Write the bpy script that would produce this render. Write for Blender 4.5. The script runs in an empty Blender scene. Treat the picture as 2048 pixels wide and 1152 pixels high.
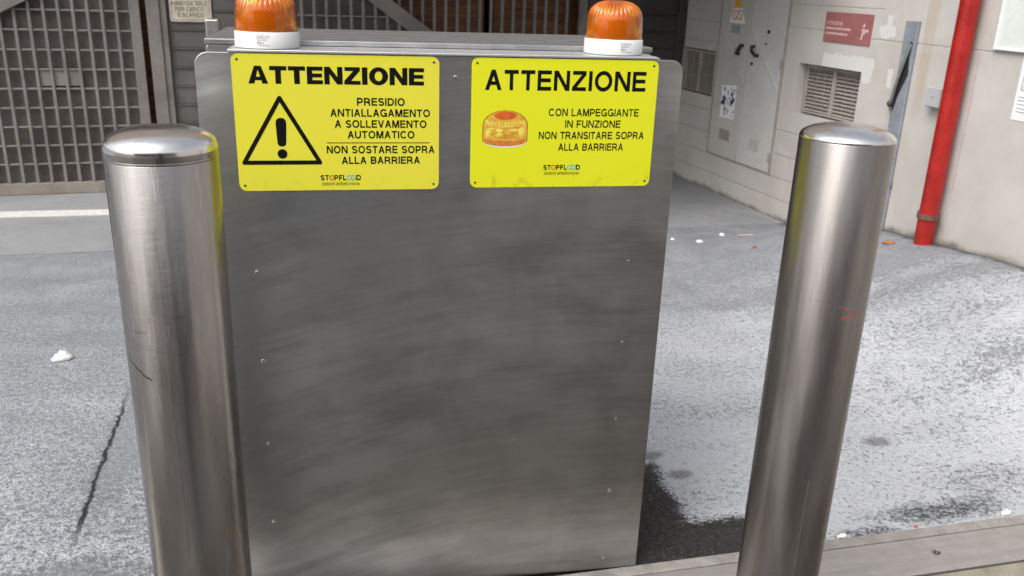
import bpy, bmesh, math, random
from mathutils import Vector, Matrix
R = math.radians
random.seed(7)
S = bpy.context.scene
COL = S.collection

# ------------------------------------------------------------------ camera
cam_d = bpy.data.cameras.new('camera')
cam = bpy.data.objects.new('camera', cam_d); COL.objects.link(cam)
cr = Vector((0.9814645, -0.1887339, 0.0332711))
cu = Vector((0.0320480, 0.3327990, 0.9424531))
cf = Vector((0.1889455, 0.9239179, -0.3326789))
CP = Vector((0.1984, -1.7890, 1.4293))
mw = Matrix((( cr.x, cu.x, -cf.x, CP.x), (cr.y, cu.y, -cf.y, CP.y), (cr.z, cu.z, -cf.z, CP.z), (0, 0, 0, 1)))
cam.matrix_world = mw
cam_d.sensor_width = 36; cam_d.sensor_fit = 'HORIZONTAL'; cam_d.lens = 30.7004
cam_d.clip_start = 0.02; cam_d.clip_end = 2000
cam_d.dof.use_dof = True; cam_d.dof.focus_distance = 1.66; cam_d.dof.aperture_fstop = 9.0
S.camera = cam

# ------------------------------------------------------------------ sky, sun, exposure
SUN_EL, SUN_AZ = R(52), R(-128)          # azimuth measured from +Y towards +X
wd = bpy.data.worlds.new('World'); S.world = wd; wd.use_nodes = True
wt = wd.node_tree
sky = wt.nodes.new('ShaderNodeTexSky'); sky.sky_type = 'NISHITA'; sky.sun_disc = False
sky.sun_elevation = SUN_EL; sky.sun_rotation = SUN_AZ
sky.air_density = 1.0; sky.dust_density = 5.0; sky.ozone_density = 1.0
hs = wt.nodes.new('ShaderNodeHueSaturation'); hs.inputs['Saturation'].default_value = .28      # high thin overcast: a paler sky
wt.links.new(sky.outputs[0], hs.inputs['Color']); wt.links.new(hs.outputs[0], wt.nodes['Background'].inputs[0])
wt.nodes['Background'].inputs[1].default_value = 0.15
sl = bpy.data.lights.new('sun', 'SUN'); sl.energy = .6; sl.angle = R(35); sl.color = (1, .95, .89)
so = bpy.data.objects.new('sun', sl); COL.objects.link(so)
sd = Vector((math.sin(SUN_AZ)*math.cos(SUN_EL), math.cos(SUN_AZ)*math.cos(SUN_EL), math.sin(SUN_EL)))
so.rotation_euler = sd.to_track_quat('Z', 'Y').to_euler()
S.view_settings.view_transform = 'Standard'; S.view_settings.look = 'None'
S.view_settings.gamma = 1; S.view_settings.exposure = 0.72
S.cycles.use_denoising = True
S.cycles.max_bounces = 12; S.cycles.transmission_bounces = 10; S.cycles.glossy_bounces = 6
S.cycles.caustics_reflective = False; S.cycles.caustics_refractive = False

# ------------------------------------------------------------------ node helpers
class Mat:
    def __init__(s, name):
        s.m = bpy.data.materials.new(name); s.m.use_nodes = True
        s.t = s.m.node_tree; s.b = s.t.nodes['Principled BSDF']; s._co = None
    def put(s, sock, v):
        if isinstance(v, bpy.types.NodeSocket): s.t.links.new(v, sock)
        elif isinstance(v, (tuple, list)) and len(v) == 3 and sock.type == 'RGBA': sock.default_value = (*v, 1)
        else: sock.default_value = v
    def node(s, kind, props=None, **ins):
        n = s.t.nodes.new(kind)
        for k, v in (props or {}).items(): setattr(n, k, v)
        for k, v in ins.items():
            k = k.replace('_', ' ')
            s.put(n.inputs[int(k)] if k.isdigit() else n.inputs[k], v)
        return n
    def co(s, scale=(1, 1, 1), rot=(0, 0, 0), loc=(0, 0, 0), which='Object'):
        if s._co is None: s._co = s.t.nodes.new('ShaderNodeTexCoord')
        mp = s.t.nodes.new('ShaderNodeMapping'); s.t.links.new(s._co.outputs[which], mp.inputs[0])
        mp.inputs['Scale'].default_value = scale; mp.inputs['Rotation'].default_value = rot; mp.inputs['Location'].default_value = loc
        return mp.outputs[0]
    def noise(s, scale, detail=2, rough=.5, vec=None, dist=0, lac=2):
        n = s.node('ShaderNodeTexNoise', None, Scale=scale, Detail=detail, Roughness=rough, Distortion=dist, Lacunarity=lac)
        s.put(n.inputs['Vector'], vec if vec is not None else s.co())
        return n.outputs['Fac']
    def voro(s, scale, vec=None, feature='F1', out='Distance', rnd=1):
        n = s.node('ShaderNodeTexVoronoi', {'feature': feature}, Scale=scale, Randomness=rnd)
        s.put(n.inputs['Vector'], vec if vec is not None else s.co())
        return n.outputs[out]
    def ma(s, op, a, b=0.0, c=0.0, clamp=False):
        n = s.node('ShaderNodeMath', {'operation': op, 'use_clamp': clamp})
        s.put(n.inputs[0], a); s.put(n.inputs[1], b); s.put(n.inputs[2], c)
        return n.outputs[0]
    def ss(s, v, a, b, lo=0.0, hi=1.0):
        n = s.node('ShaderNodeMapRange', {'interpolation_type': 'SMOOTHSTEP'})
        s.put(n.inputs[0], v); n.inputs[1].default_value = a; n.inputs[2].default_value = b
        n.inputs[3].default_value = lo; n.inputs[4].default_value = hi
        return n.outputs[0]
    def lin(s, v, a, b, lo=0.0, hi=1.0):
        n = s.node('ShaderNodeMapRange', {'clamp': True})
        s.put(n.inputs[0], v); n.inputs[1].default_value = a; n.inputs[2].default_value = b
        n.inputs[3].default_value = lo; n.inputs[4].default_value = hi
        return n.outputs[0]
    def mix(s, f, a, b, mode='MIX'):
        n = s.node('ShaderNodeMix', {'data_type': 'RGBA', 'blend_type': mode})
        s.put(n.inputs[0], f); s.put(n.inputs[6], a); s.put(n.inputs[7], b)
        return n.outputs[2]
    def xyz(s, vec=None):
        n = s.t.nodes.new('ShaderNodeSeparateXYZ'); s.put(n.inputs[0], vec if vec is not None else s.co()); return n.outputs
    def bump(s, h, strength=.3, dist=.002, normal=None):
        n = s.node('ShaderNodeBump', None, Strength=strength, Distance=dist, Height=h)
        if normal is not None: s.put(n.inputs['Normal'], normal)
        return n.outputs[0]
    def set(s, **kw):
        names = dict(col='Base Color', rough='Roughness', metal='Metallic', nor='Normal', spec='Specular IOR Level', trans='Transmission Weight',
                     ior='IOR', aniso='Anisotropic', anrot='Anisotropic Rotation', coat='Coat Weight', tan='Tangent', coatr='Coat Roughness', sss='Subsurface Weight', alpha='Alpha')
        for k, v in kw.items(): s.put(s.b.inputs[names[k]], v)
        return s

def plain(name, col, rough=.6, metal=0.0, var=.15, sc=12, bump=.08, **kw):
    m = Mat(name); n = m.noise(sc, 4, .6); f = m.noise(sc*9, 3, .6)
    v = m.ma('ADD', m.ma('MULTIPLY', n, .6), m.ma('MULTIPLY', f, .4))
    lo = tuple(c*(1-var) for c in col); hi = tuple(min(1, c*(1+var)) for c in col)
    m.set(col=m.mix(m.ss(v, .35, .65), lo, hi), rough=m.lin(n, .3, .7, rough-.06, rough+.08), metal=metal, **kw)
    if bump: m.set(nor=m.bump(f, bump, .001))
    return m.m

# ------------------------------------------------------------------ materials
def mat_panel():
    m = Mat('brushed_sheet_steel')
    xyz = m.xyz(); X, Z = xyz[0], xyz[2]
    # grinding marks follow wide arcs across the sheet
    dx = m.ma('SUBTRACT', X, .32); dz = m.ma('ADD', Z, 1.7)
    rad = m.ma('SQRT', m.ma('ADD', m.ma('MULTIPLY', dx, dx), m.ma('MULTIPLY', dz, dz)))
    ang = m.ma('ARCTAN2', dx, dz)
    cmb = m.node('ShaderNodeCombineXYZ'); m.put(cmb.inputs[0], ang); m.put(cmb.inputs[1], rad)
    def arc(scale, loc=(0, 0, 0)):
        mp = m.t.nodes.new('ShaderNodeMapping'); m.put(mp.inputs[0], cmb.outputs[0])
        mp.inputs['Scale'].default_value = scale; mp.inputs['Location'].default_value = loc
        return mp.outputs[0]
    band = m.noise(1.0, 2, .5, arc((7, 20, 1)), .25)
    streak = m.noise(1.0, 4, .6, arc((10, 75, 1), (3, 1, 0)), .2)
    fine = m.noise(1.0, 3, .6, arc((16, 520, 1)))
    smudge = m.noise(3.4, 3, .5, m.co((1.0, 1, 1.5)), .5)
    blot = m.noise(1.0, 3, .5, m.co((6, 1, 17)), .5)
    cloud = m.noise(2.1, 2, .5, m.co((1, 1, 1), (0, 0, 0), (3, 0, 1)))
    leftside = m.ss(X, .12, -.32)
    a = m.ma('ADD', m.ma('MULTIPLY', m.ss(band, .32, .68), m.ma('ADD', m.ma('MULTIPLY', leftside, .20), .08)), m.ma('MULTIPLY', m.ss(smudge, .28, .72), .30))
    a = m.ma('ADD', a, m.ma('MULTIPLY', m.ss(blot, .25, .75), .16))
    a = m.ma('ADD', a, m.ma('MULTIPLY', m.ss(streak, .3, .7), .12))
    a = m.ma('ADD', a, m.ma('MULTIPLY', m.ss(fine, .3, .7), .06))
    a = m.ma('ADD', a, m.ma('MULTIPLY', m.ma('SUBTRACT', m.noise(1.0, 4, .55, m.co((7, 1, 5), (0, 0, 0), (5, 0, 2)), .6), .5), .55))
    a = m.ma('ADD', m.ma('MULTIPLY', m.ma('SUBTRACT', a, .40), 1.25), .42)
    col = m.mix(m.lin(a, .12, .75), (.33, .325, .318), (.68, .672, .662))
    col = m.mix(m.ma('MULTIPLY', leftside, .55), col, m.mix(m.lin(a, .12, .75), (.33, .35, .38), (.69, .72, .76)))
    col = m.mix(m.ma('MULTIPLY', m.ss(cloud, .5, .66), .35), col, m.mix(m.lin(a, .12, .75), (.34, .345, .33), (.69, .705, .67)))
    scr = m.ss(m.noise(1.0, 1, .5, m.co((7, 1, 640), (0, R(-32), 0))), .745, .80)
    scr2 = m.ss(m.noise(1.0, 1, .5, m.co((50, 1, 900), (0, R(-72), 0))), .765, .82)
    scr3 = m.ss(m.noise(1.0, 1, .5, m.co((5, 1, 500), (0, R(5), 0))), .75, .80)
    msk = m.ss(m.noise(4, 2), .48, .62)
    sc = m.ma('MULTIPLY', m.ma('MAXIMUM', m.ma('MAXIMUM', scr, scr2), scr3), msk)
    foot_shade = m.ss(m.ma('ADD', Z, m.ma('MULTIPLY', m.ma('SUBTRACT', m.noise(6, 5, .65), .5), .5)), .85, .02)
    col = m.mix(m.ma('MULTIPLY', foot_shade, .62), col, (.19, .185, .18))  # dim reflections at the foot painted into the colour, edged like splashed dirt
    col = m.mix(m.ma('MULTIPLY', sc, .16), col, (.85, .84, .82))
    dot = m.ss(m.voro(17, None), .0, .030, 1, 0); dk = m.ss(m.noise(9, 1), .48, .58)
    col = m.mix(m.ma('MULTIPLY', m.ma('MULTIPLY', dot, dk), .8), col, (.95, .94, .9))
    drip = m.ma('MULTIPLY', m.ss(m.noise(1.0, 2, .5, m.co((60, 1, 2.2))), .66, .74), m.ss(Z, .5, 1.0))
    col = m.mix(m.ma('MULTIPLY', drip, .18), col, (.22, .21, .20))
    m.set(col=col, metal=1.0, rough=m.lin(a, .15, .7, .42, .30),
          nor=m.bump(fine, .06, .0004, m.bump(streak, .10, .0012, m.bump(m.ma('ADD', m.ma('MULTIPLY', band, .5), m.ma('MULTIPLY', smudge, .8)), .07, .014))))
    return m.m

def mat_bollard(name, worn):
    m = Mat(name)
    xyz = m.xyz()
    ang = m.ma('ARCTAN2', xyz[1], xyz[0])
    cmb = m.node('ShaderNodeCombineXYZ'); m.put(cmb.inputs[0], ang); m.put(cmb.inputs[1], xyz[2])
    cyl = cmb.outputs[0]
    def cm(scale, rot=0, loc=(0, 0, 0)):
        mp = m.t.nodes.new('ShaderNodeMapping'); m.put(mp.inputs[0], cyl)
        mp.inputs['Scale'].default_value = scale; mp.inputs['Rotation'].default_value = (0, 0, rot); mp.inputs['Location'].default_value = loc
        return mp.outputs[0]
    fine = m.noise(1.0, 4, .65, cm((5, 380, 1), R(3)))
    brush = m.noise(1.0, 3, .6, cm((2.2, 90, 1), R(-8)), .6)
    big = m.noise(1.0, 3, .5, cm((2.0, 3.0, 1)))
    col = m.mix(m.ss(big, .35, .65), (.30, .282, .268) if worn else (.245, .227, .213), (.38, .362, .348) if worn else (.315, .295, .28))
    scuff = m.ma('MULTIPLY', m.ss(m.noise(1.0, 2, .5, cm((3.5, 7, 1), 0, (1.3, .4, 0))), .55, .68), m.ss(m.noise(1.0, 2, .6, cm((70, 14, 1))), .5, .66))
    col = m.mix(m.ma('MULTIPLY', scuff, .5 if worn else .12), col, (.80, .78, .75))
    line = m.ss(m.noise(1.0, 0, .5, cm((1.4, 110, 1), R(5))), .80, .84)
    col = m.mix(m.ma('MULTIPLY', line, .4 if worn else .12), col, (.16, .11, .08))
    def ridge(a0, a1, z0, z1, w, wig=.01):     # one scratch line from (a0,z0) to (a1,z1) in angle / height
        t = m.lin(ang, min(a0, a1), max(a0, a1))
        if a0 > a1: t = m.ma('SUBTRACT', 1.0, t)
        zc = m.ma('ADD', m.ma('MULTIPLY', t, z1-z0), z0)
        zc = m.ma('ADD', zc, m.ma('MULTIPLY', m.ma('SUBTRACT', m.noise(1, 2, .5, cm((9, 1, 1))), .5), wig))
        d = m.ma('ABSOLUTE', m.ma('SUBTRACT', xyz[2], zc))
        inside = m.ma('MULTIPLY', m.ma('GREATER_THAN', ang, min(a0, a1)), m.ma('LESS_THAN', ang, max(a0, a1)))
        return m.ma('MULTIPLY', m.ss(d, w*.5, w, 1, 0), inside)
    def vline(a, z0, z1, w, wig):
        ac = m.ma('ADD', a, m.ma('MULTIPLY', m.ma('SUBTRACT', m.noise(1, 3, .6, cm((1, 14, 1))), .5), wig))
        d = m.ma('ABSOLUTE', m.ma('SUBTRACT', ang, ac))
        inside = m.ma('MULTIPLY', m.ma('GREATER_THAN', xyz[2], z0), m.ma('LESS_THAN', xyz[2], z1))
        return m.ma('MULTIPLY', m.ss(d, w*.4, w, 1, 0), inside)
    h = m.ma('ADD', m.ma('ADD', fine, m.ma('MULTIPLY', brush, .5)), m.ma('MULTIPLY', scuff, .5 if worn else .2))
    if worn:
        r1 = ridge(-2.75, -1.99, .835, .80, .0022)
        r2 = ridge(-2.72, -1.2, .868, .842, .0011, .02)
        col = m.mix(r1, col, (.10, .055, .03)); col = m.mix(m.ma('MULTIPLY', r2, .35), col, (.20, .14, .10))
        v1 = vline(-2.55, .40, .62, .022, .10)
        col = m.mix(m.ma('MULTIPLY', v1, m.ss(m.noise(1, 3, .6, cm((20, 60, 1))), .35, .6)), col, (.17, .11, .07))
        v2 = vline(-1.62, .30, 1.06, .018, .06)
        col = m.mix(m.ma('MULTIPLY', v2, .35), col, (.18, .19, .22))
    else:
        v1 = vline(-1.75, .05, .50, .010, .03)
        col = m.mix(m.ma('MULTIPLY', v1, .5), col, (.78, .76, .73))
        red = m.ma('MAXIMUM', ridge(-1.62, -1.14, .851, .856, .0035, .012), m.ma('MULTIPLY', ridge(-1.72, -1.42, .872, .868, .0016, .02), .8))
        red = m.ma('MULTIPLY', red, m.ss(m.noise(1, 3, .7, cm((40, 300, 1))), .38, .52))
        col = m.mix(red, col, (.30, .03, .02))
        m_red = red
    rust = m.ma('MULTIPLY', m.ss(m.voro(34), .0, .05, 1, 0), m.ss(m.noise(6, 1), .55, .62))
    col = m.mix(m.ma('MULTIPLY', rust, .7), col, (.10, .055, .03))
    tg = m.node('ShaderNodeTangent', {'direction_type': 'RADIAL', 'axis': 'Z'})
    m.set(col=col, metal=1.0, rough=m.lin(big, .3, .7, .24, .32) if worn else m.lin(big, .3, .7, .30, .38), aniso=.45, tan=tg.outputs[0], anrot=0.25,
          nor=m.bump(h, .09 if worn else .05, .0007, m.bump(brush, .06 if worn else .04, .002, m.bump(big, .12, .01))))
    if not worn: m.put(m.b.inputs['Metallic'], m.ma('SUBTRACT', 1.0, m_red))
    return m.m

def mat_steel(name, lo, hi, rough, sc=(6, 6, 60), aniso=0):
    m = Mat(name)
    a = m.noise(1, 4, .6, m.co(sc), .4); b = m.noise(16, 4, .65)
    v = m.ma('ADD', m.ma('MULTIPLY', a, .5), m.ma('MULTIPLY', b, .5))
    m.set(col=m.mix(m.ss(v, .36, .64), lo, hi), metal=1.0, rough=m.lin(v, .35, .65, rough+.1, rough-.04), nor=m.bump(a, .12, .001))
    return m.m

def mat_asphalt():
    m = Mat('dusty_asphalt')
    xyz = m.xyz(); X, Y = xyz[0], xyz[1]
    n1 = m.noise(120, 4, .70, None, .1)
    n2 = m.noise(52, 3, .6, None, .2)
    grain = m.ma('ADD', m.ma('MULTIPLY', n1, .6), m.ma('MULTIPLY', n2, .4))
    big = m.noise(1.1, 4, .55, None, .4)
    mid = m.noise(5.5, 4, .6, None, .7)
    track = m.noise(1.0, 3, .55, m.co((.8, 5.0, 1), (0, 0, R(-12))), .5)
    right = m.ss(X, -.2, 1.4)
    near = m.ss(Y, 2.4, .3)
    # amount of pale dust lying on the grains
    amt = m.ma('ADD', m.ma('MULTIPLY', m.ma('SUBTRACT', big, .5), .10), m.ma('MULTIPLY', m.ma('SUBTRACT', mid, .5), .10))
    amt = m.ma('ADD', amt, m.ma('MULTIPLY', m.ma('SUBTRACT', track, .5), .12))
    amt = m.ma('ADD', amt, m.ma('MULTIPLY', right, m.ma('MULTIPLY', near, .08)))
    # swept, less dusty patches
    def patch(px, py, rx, ry, amp):
        dx = m.ma('DIVIDE', m.ma('SUBTRACT', X, px), rx); dy = m.ma('DIVIDE', m.ma('SUBTRACT', Y, py), ry)
        d = m.ma('SQRT', m.ma('ADD', m.ma('MULTIPLY', dx, dx), m.ma('MULTIPLY', dy, dy)))
        d = m.ma('ADD', d, m.ma('MULTIPLY', m.ma('SUBTRACT', mid, .5), 1.2))
        return m.ma('MULTIPLY', m.ss(d, .2, 1.3, 1, 0), amp*.7)
    for q in ((1.90, .13, .26, .06, .18), (2.25, .28, .4, .10, .10), (1.60, .06, .15, .03, .16), (2.75, .85, .30, .12, .12), (-.50, 1.0, .07, .55, .20),
              (-.45, .12, .3, .14, .16), (-1.2, 2.70, 1.2, .22, .22), (-.75, 1.75, .4, .09, .12), (-1.0, 2.1, .6, .08, .12), (1.3, 2.05, .5, .10, .14), (2.6, 1.85, .9, .12, .18), (3.0, 1.55, .6, .1, .14)):
        amt = m.ma('SUBTRACT', amt, patch(*q))
    far = m.ss(m.ma('ADD', Y, m.ma('MULTIPLY', m.ma('SUBTRACT', mid, .5), .8)), 1.1, 2.7)
    v = m.ma('ADD', grain, amt)
    cover = m.ss(v, .405, .56)
    stone = m.mix(m.ss(n2, .3, .7), (.185, .194, .21), (.32, .332, .352))
    dust = m.mix(m.ss(m.ma('ADD', big, m.ma('MULTIPLY', m.ma('MULTIPLY', right, near), .25)), .4, .8), (.47, .49, .525), (.585, .605, .64))
    dust = m.mix(m.ma('MULTIPLY', m.ss(mid, .5, .75), .25), dust, (.50, .49, .46))
    bare = m.ma('ADD', patch(1.90, .125, .20, .05, 1.1), patch(1.60, .06, .12, .03, .9), clamp=True)
    stone = m.mix(bare, stone, (.045, .048, .054))
    stone = m.mix(m.ma('MULTIPLY', m.ss(Y, .15, 1.1), .45), stone, (.33, .342, .36))
    col = m.mix(cover, stone, dust)
    farcol = m.mix(m.ss(mid, .35, .7), (.28, .294, .318), (.36, .374, .395))
    farcol = m.mix(m.ma('MULTIPLY', m.ss(n1, .6, .72), .6), farcol, (.14, .145, .155))
    col = m.mix(m.ma('MULTIPLY', far, .75), col, farcol)
    # broken joint line in the asphalt on the left
    jx = m.ma('ADD', m.ma('MULTIPLY', Y, -.05), -.505)
    jd = m.ma('ABSOLUTE', m.ma('SUBTRACT', m.ma('SUBTRACT', X, jx), m.ma('MULTIPLY', m.ma('SUBTRACT', m.noise(22, 5, .7), .5), .05)))
    jm = m.ma('MULTIPLY', m.ss(jd, .003, .011, 1, 0), m.ma('MULTIPLY', m.ss(Y, .25, .45), m.ss(Y, 1.3, 1.0)))
    jm = m.ma('MULTIPLY', jm, m.ss(m.noise(9, 4, .7), .30, .44))
    col = m.mix(jm, col, (.035, .035, .038))
    # wet, dust-free ground around the foot of the cabinet
    def sdbox(cx, cy, hx, hy):
        a = m.ma('SUBTRACT', m.ma('ABSOLUTE', m.ma('SUBTRACT', X, cx)), hx)
        b = m.ma('SUBTRACT', m.ma('ABSOLUTE', m.ma('SUBTRACT', Y, cy)), hy)
        return m.ma('MAXIMUM', a, b)
    d = m.ma('SMOOTH_MIN', sdbox(.50, .18, .635, .315), sdbox(.66, .02, .78, .168), .10)
    d = m.ma('ADD', d, m.ma('MULTIPLY', m.ma('SUBTRACT', m.noise(9, 4, .6), .5), .09))
    d = m.ma('ADD', d, m.ma('MULTIPLY', m.ma('SUBTRACT', n1, .5), .05))
    wet = m.ma('MULTIPLY', m.ss(m.ma('ADD', d, m.ma('MULTIPLY', m.ma('SUBTRACT', grain, .5), .09)), -.020, .024, 1, 0), .98)
    for px, py, rr in ((1.15, .545, .045), (1.20, .425, .042), (1.95, .53, .05)):
        dd = m.ma('SQRT', m.ma('ADD', m.ma('POWER', m.ma('SUBTRACT', X, px), 2), m.ma('POWER', m.ma('MULTIPLY', m.ma('SUBTRACT', Y, py), 1.6), 2)))
        dd = m.ma('ADD', dd, m.ma('MULTIPLY', m.ma('SUBTRACT', m.noise(22, 3), .5), .04))
        wet = m.ma('MAXIMUM', wet, m.ss(dd, rr*.6, rr*1.3, .5, 0))
    chips = m.ss(m.ma('ADD', n1, m.ma('MULTIPLY', n2, .4)), .80, .88)
    wetcol = m.mix(m.ma('MULTIPLY', chips, .5), m.mix(n2, (.009, .008, .008), (.035, .031, .029)), (.33, .32, .30))
    col = m.mix(wet, col, wetcol)
    # grime along the foot of the wall on the right
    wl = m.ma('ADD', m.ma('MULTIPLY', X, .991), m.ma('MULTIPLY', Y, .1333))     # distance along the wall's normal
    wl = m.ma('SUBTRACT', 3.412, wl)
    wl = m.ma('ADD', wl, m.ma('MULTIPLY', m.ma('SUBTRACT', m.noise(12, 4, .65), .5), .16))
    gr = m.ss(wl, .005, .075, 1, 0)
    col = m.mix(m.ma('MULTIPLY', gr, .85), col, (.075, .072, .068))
    rough = m.mix(wet, (.9, .9, .9), (.42, .42, .42))
    hgt = m.ma('ADD', m.ma('MULTIPLY', grain, 1.0), m.ma('MULTIPLY', cover, .12))
    m.set(col=col, rough=rough, spec=.35, nor=m.bump(hgt, 1.0, .016, m.bump(mid, .3, .02)))
    return m.m

def mat_wall():
    m = Mat('painted_concrete_block')
    xyz = m.xyz(); s_, z = xyz[0], xyz[2]
    n = m.noise(3, 4, .6, None, .5); f = m.noise(45, 4, .65); st = m.noise(1, 4, .6, m.co((10, 1, .9)), .6)
    col = m.mix(m.ss(n, .3, .7), (.455, .430, .395), (.525, .506, .48))
    col = m.mix(m.ma('MULTIPLY', m.ss(st, .52, .75), .30), col, (.45, .42, .375))
    h = None; lines = None
    for i, (zz, s0, s1) in enumerate(((.135, -.05, 2), (.27, -.05, 2), (.42, -.05, 2), (.575, -.05, 2), (.715, .97, 2), (1.20, .97, 2), (1.345, -.62, .2), (1.21, -.15, .2),
                                      (1.188, -3, -.55), (.575, -.1, .21), (.86, .97, 2), (1.06, .97, 2), (.80, -3, -2.2))):
        wob = m.ma('MULTIPLY', m.ma('SUBTRACT', m.noise(5, 2), .5), .006)
        d = m.ma('ABSOLUTE', m.ma('SUBTRACT', m.ma('ADD', z, wob), zz))
        l = m.ma('MULTIPLY', m.ss(d, .002, .0055, 1, 0), m.ma('MULTIPLY', m.ma('GREATER_THAN', s_, s0), m.ma('LESS_THAN', s_, s1)))
        lines = l if lines is None else m.ma('MAXIMUM', lines, l)
    for ss_, z0, z1 in ((.16, .27, .42), (.62, .135, .27), (1.18, .27, .42), (-.05, .42, .575), (-1.30, .5, 1.19), (-.93, 1.19, 1.6)):
        d = m.ma('ABSOLUTE', m.ma('SUBTRACT', s_, ss_))
        l = m.ma('MULTIPLY', m.ss(d, .0015, .004, 1, 0), m.ma('MULTIPLY', m.ma('GREATER_THAN', z, z0), m.ma('LESS_THAN', z, z1)))
        lines = m.ma('MAXIMUM', lines, m.ma('MULTIPLY', l, .7))
    col = m.mix(m.ma('MULTIPLY', lines, m.ma('MULTIPLY', m.ss(f, .3, .6), .40)), col, (.20, .175, .15))
    # brown rain streak beside the cable duct
    sx = m.ma('ADD', m.ma('MULTIPLY', m.ma('SUBTRACT', m.noise(1, 3, .6, m.co((1, 1, 4))), .5), .05), -.965)
    stm = m.ma('MULTIPLY', m.ss(m.ma('ABSOLUTE', m.ma('SUBTRACT', s_, sx)), .018, .05, 1, 0), m.ss(z, .75, 1.0))
    col = m.mix(m.ma('MULTIPLY', stm, m.ss(st, .30, .65, .15, .55)), col, (.40, .31, .22))
    # fresh white filler
    nn = m.noise(17, 6, .72, None, .8)
    def blob(s0, s1, z0, z1, e=.05):
        a = m.ma('MULTIPLY', m.ss(s_, s0-e, s0+e), m.ss(s_, s1+e, s1-e))
        b = m.ma('MULTIPLY', m.ss(z, z0-e, z0+e), m.ss(z, z1+e, z1-e))
        return m.ma('MULTIPLY', a, b)
    pl = m.ma('MAXIMUM', blob(-.565, -.16, 1.0, 1.085, .03), blob(-.60, -.52, .95, 1.09, .03))
    pl = m.ma('MAXIMUM', pl, blob(-.725, -.60, 1.20, 1.27, .03)); pl = m.ma('MAXIMUM', pl, blob(-.69, -.65, 1.25, 1.32, .02))
    pl = m.ma('MAXIMUM', pl, blob(-.755, -.715, .95, 1.05, .02))
    pl = m.ss(m.ma('ADD', pl, m.ma('SUBTRACT', m.ma('MULTIPLY', nn, 2.0), 1.0)), .42, .56)
    col = m.mix(m.ma('MULTIPLY', pl, .9), col, (.62, .615, .605))
    # grime at the foot
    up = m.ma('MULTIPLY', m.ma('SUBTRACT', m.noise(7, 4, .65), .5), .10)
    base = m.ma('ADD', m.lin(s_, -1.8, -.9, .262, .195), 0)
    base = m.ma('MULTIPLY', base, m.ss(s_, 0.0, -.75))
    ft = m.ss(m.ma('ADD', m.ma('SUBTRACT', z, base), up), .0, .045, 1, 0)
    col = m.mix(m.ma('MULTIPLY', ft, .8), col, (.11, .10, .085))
    pit = m.ma('MULTIPLY', m.ss(m.voro(7), .0, .045, 1, 0), m.ss(m.noise(3, 1), .5, .6))
    col = m.mix(m.ma('MULTIPLY', pit, .7), col, (.17, .15, .13))
    m.set(col=col, rough=.75, spec=.3, nor=m.bump(m.ma('SUBTRACT', m.ma('ADD', m.ma('MULTIPLY', f, .3), m.ma('MULTIPLY', pl, .5)), m.ma('MULTIPLY', lines, 1.3)), .45, .004))
    return m.m

def mat_concrete():
    m = Mat('worn_driveway_concrete')
    n = m.noise(1.6, 5, .6, None, .6); f = m.noise(60, 4, .7); k = m.noise(5, 4, .6, None, 1.2)
    col = m.mix(m.ss(n, .3, .7), (.24, .247, .258), (.31, .315, .322))
    col = m.mix(m.ma('MULTIPLY', m.ss(k, .55, .68), .45), col, (.20, .20, .205))
    col = m.mix(m.ma('MULTIPLY', m.ss(f, .62, .72), .4), col, (.52, .52, .52))
    wv = m.node('ShaderNodeVectorMath', {'operation': 'ADD'}); m.put(wv.inputs[0], m.co()); nz = m.node('ShaderNodeTexNoise', None, Scale=4.0, Detail=5); m.put(nz.inputs['Vector'], m.co()); m.put(wv.inputs[1], nz.outputs['Color'])
    cr = m.ma('MULTIPLY', m.ss(m.voro(.8, wv.outputs[0], 'DISTANCE_TO_EDGE'), .0, .008, 1, 0), m.ss(n, .45, .6))
    col = m.mix(m.ma('MULTIPLY', cr, .5), col, (.10, .10, .105))
    m.set(col=col, rough=.8, nor=m.bump(f, .3, .003))
    return m.m

def mat_yellow(name, a, b, dirt):
    m = Mat(name); n = m.noise(6, 3); f = m.noise(30, 4, .65, None, 1.0); z = m.xyz()[2]
    col = m.mix(n, a, b)
    d = m.ma('MULTIPLY', m.ss(f, .56, .72), m.ss(z, .05, .0, .0, 1.0))
    col = m.mix(m.ma('MULTIPLY', d, dirt), col, (.30, .27, .03))
    sp = m.ma('MULTIPLY', m.ss(m.voro(40), 0, .03, 1, 0), m.ss(m.noise(12, 1), .58, .64))
    col = m.mix(m.ma('MULTIPLY', sp, .5), col, (.25, .22, .05))
    m.set(col=col, rough=.42, spec=.4, nor=m.bump(m.noise(9, 2), .03, .004))
    return m.m

def mat_lens():
    m = Mat('amber_lens'); t = m.t; t.nodes.remove(m.b)
    out = [n for n in t.nodes if n.type == 'OUTPUT_MATERIAL'][0]
    tr = m.node('ShaderNodeBsdfTransparent', None, Color=(1.0, .74, .16))
    body = m.node('ShaderNodeBsdfTranslucent', None, Color=(1.0, .36, .012))
    dif = m.node('ShaderNodeBsdfDiffuse', None, Color=(1.0, .235, .005))
    gl = m.node('ShaderNodeBsdfGlossy', None, Color=(1, 1, 1), Roughness=.05)
    fr = m.node('ShaderNodeFresnel', None, IOR=1.5)
    def mx(f, x, y):
        n = t.nodes.new('ShaderNodeMixShader'); m.put(n.inputs[0], f); t.links.new(x, n.inputs[1]); t.links.new(y, n.inputs[2]); return n.outputs[0]
    b = mx(.75, body.outputs[0], dif.outputs[0])
    c = mx(.42, tr.outputs[0], b)
    t.links.new(mx(fr.outputs[0], c, gl.outputs[0]), out.inputs[0])
    return m.m

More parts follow.
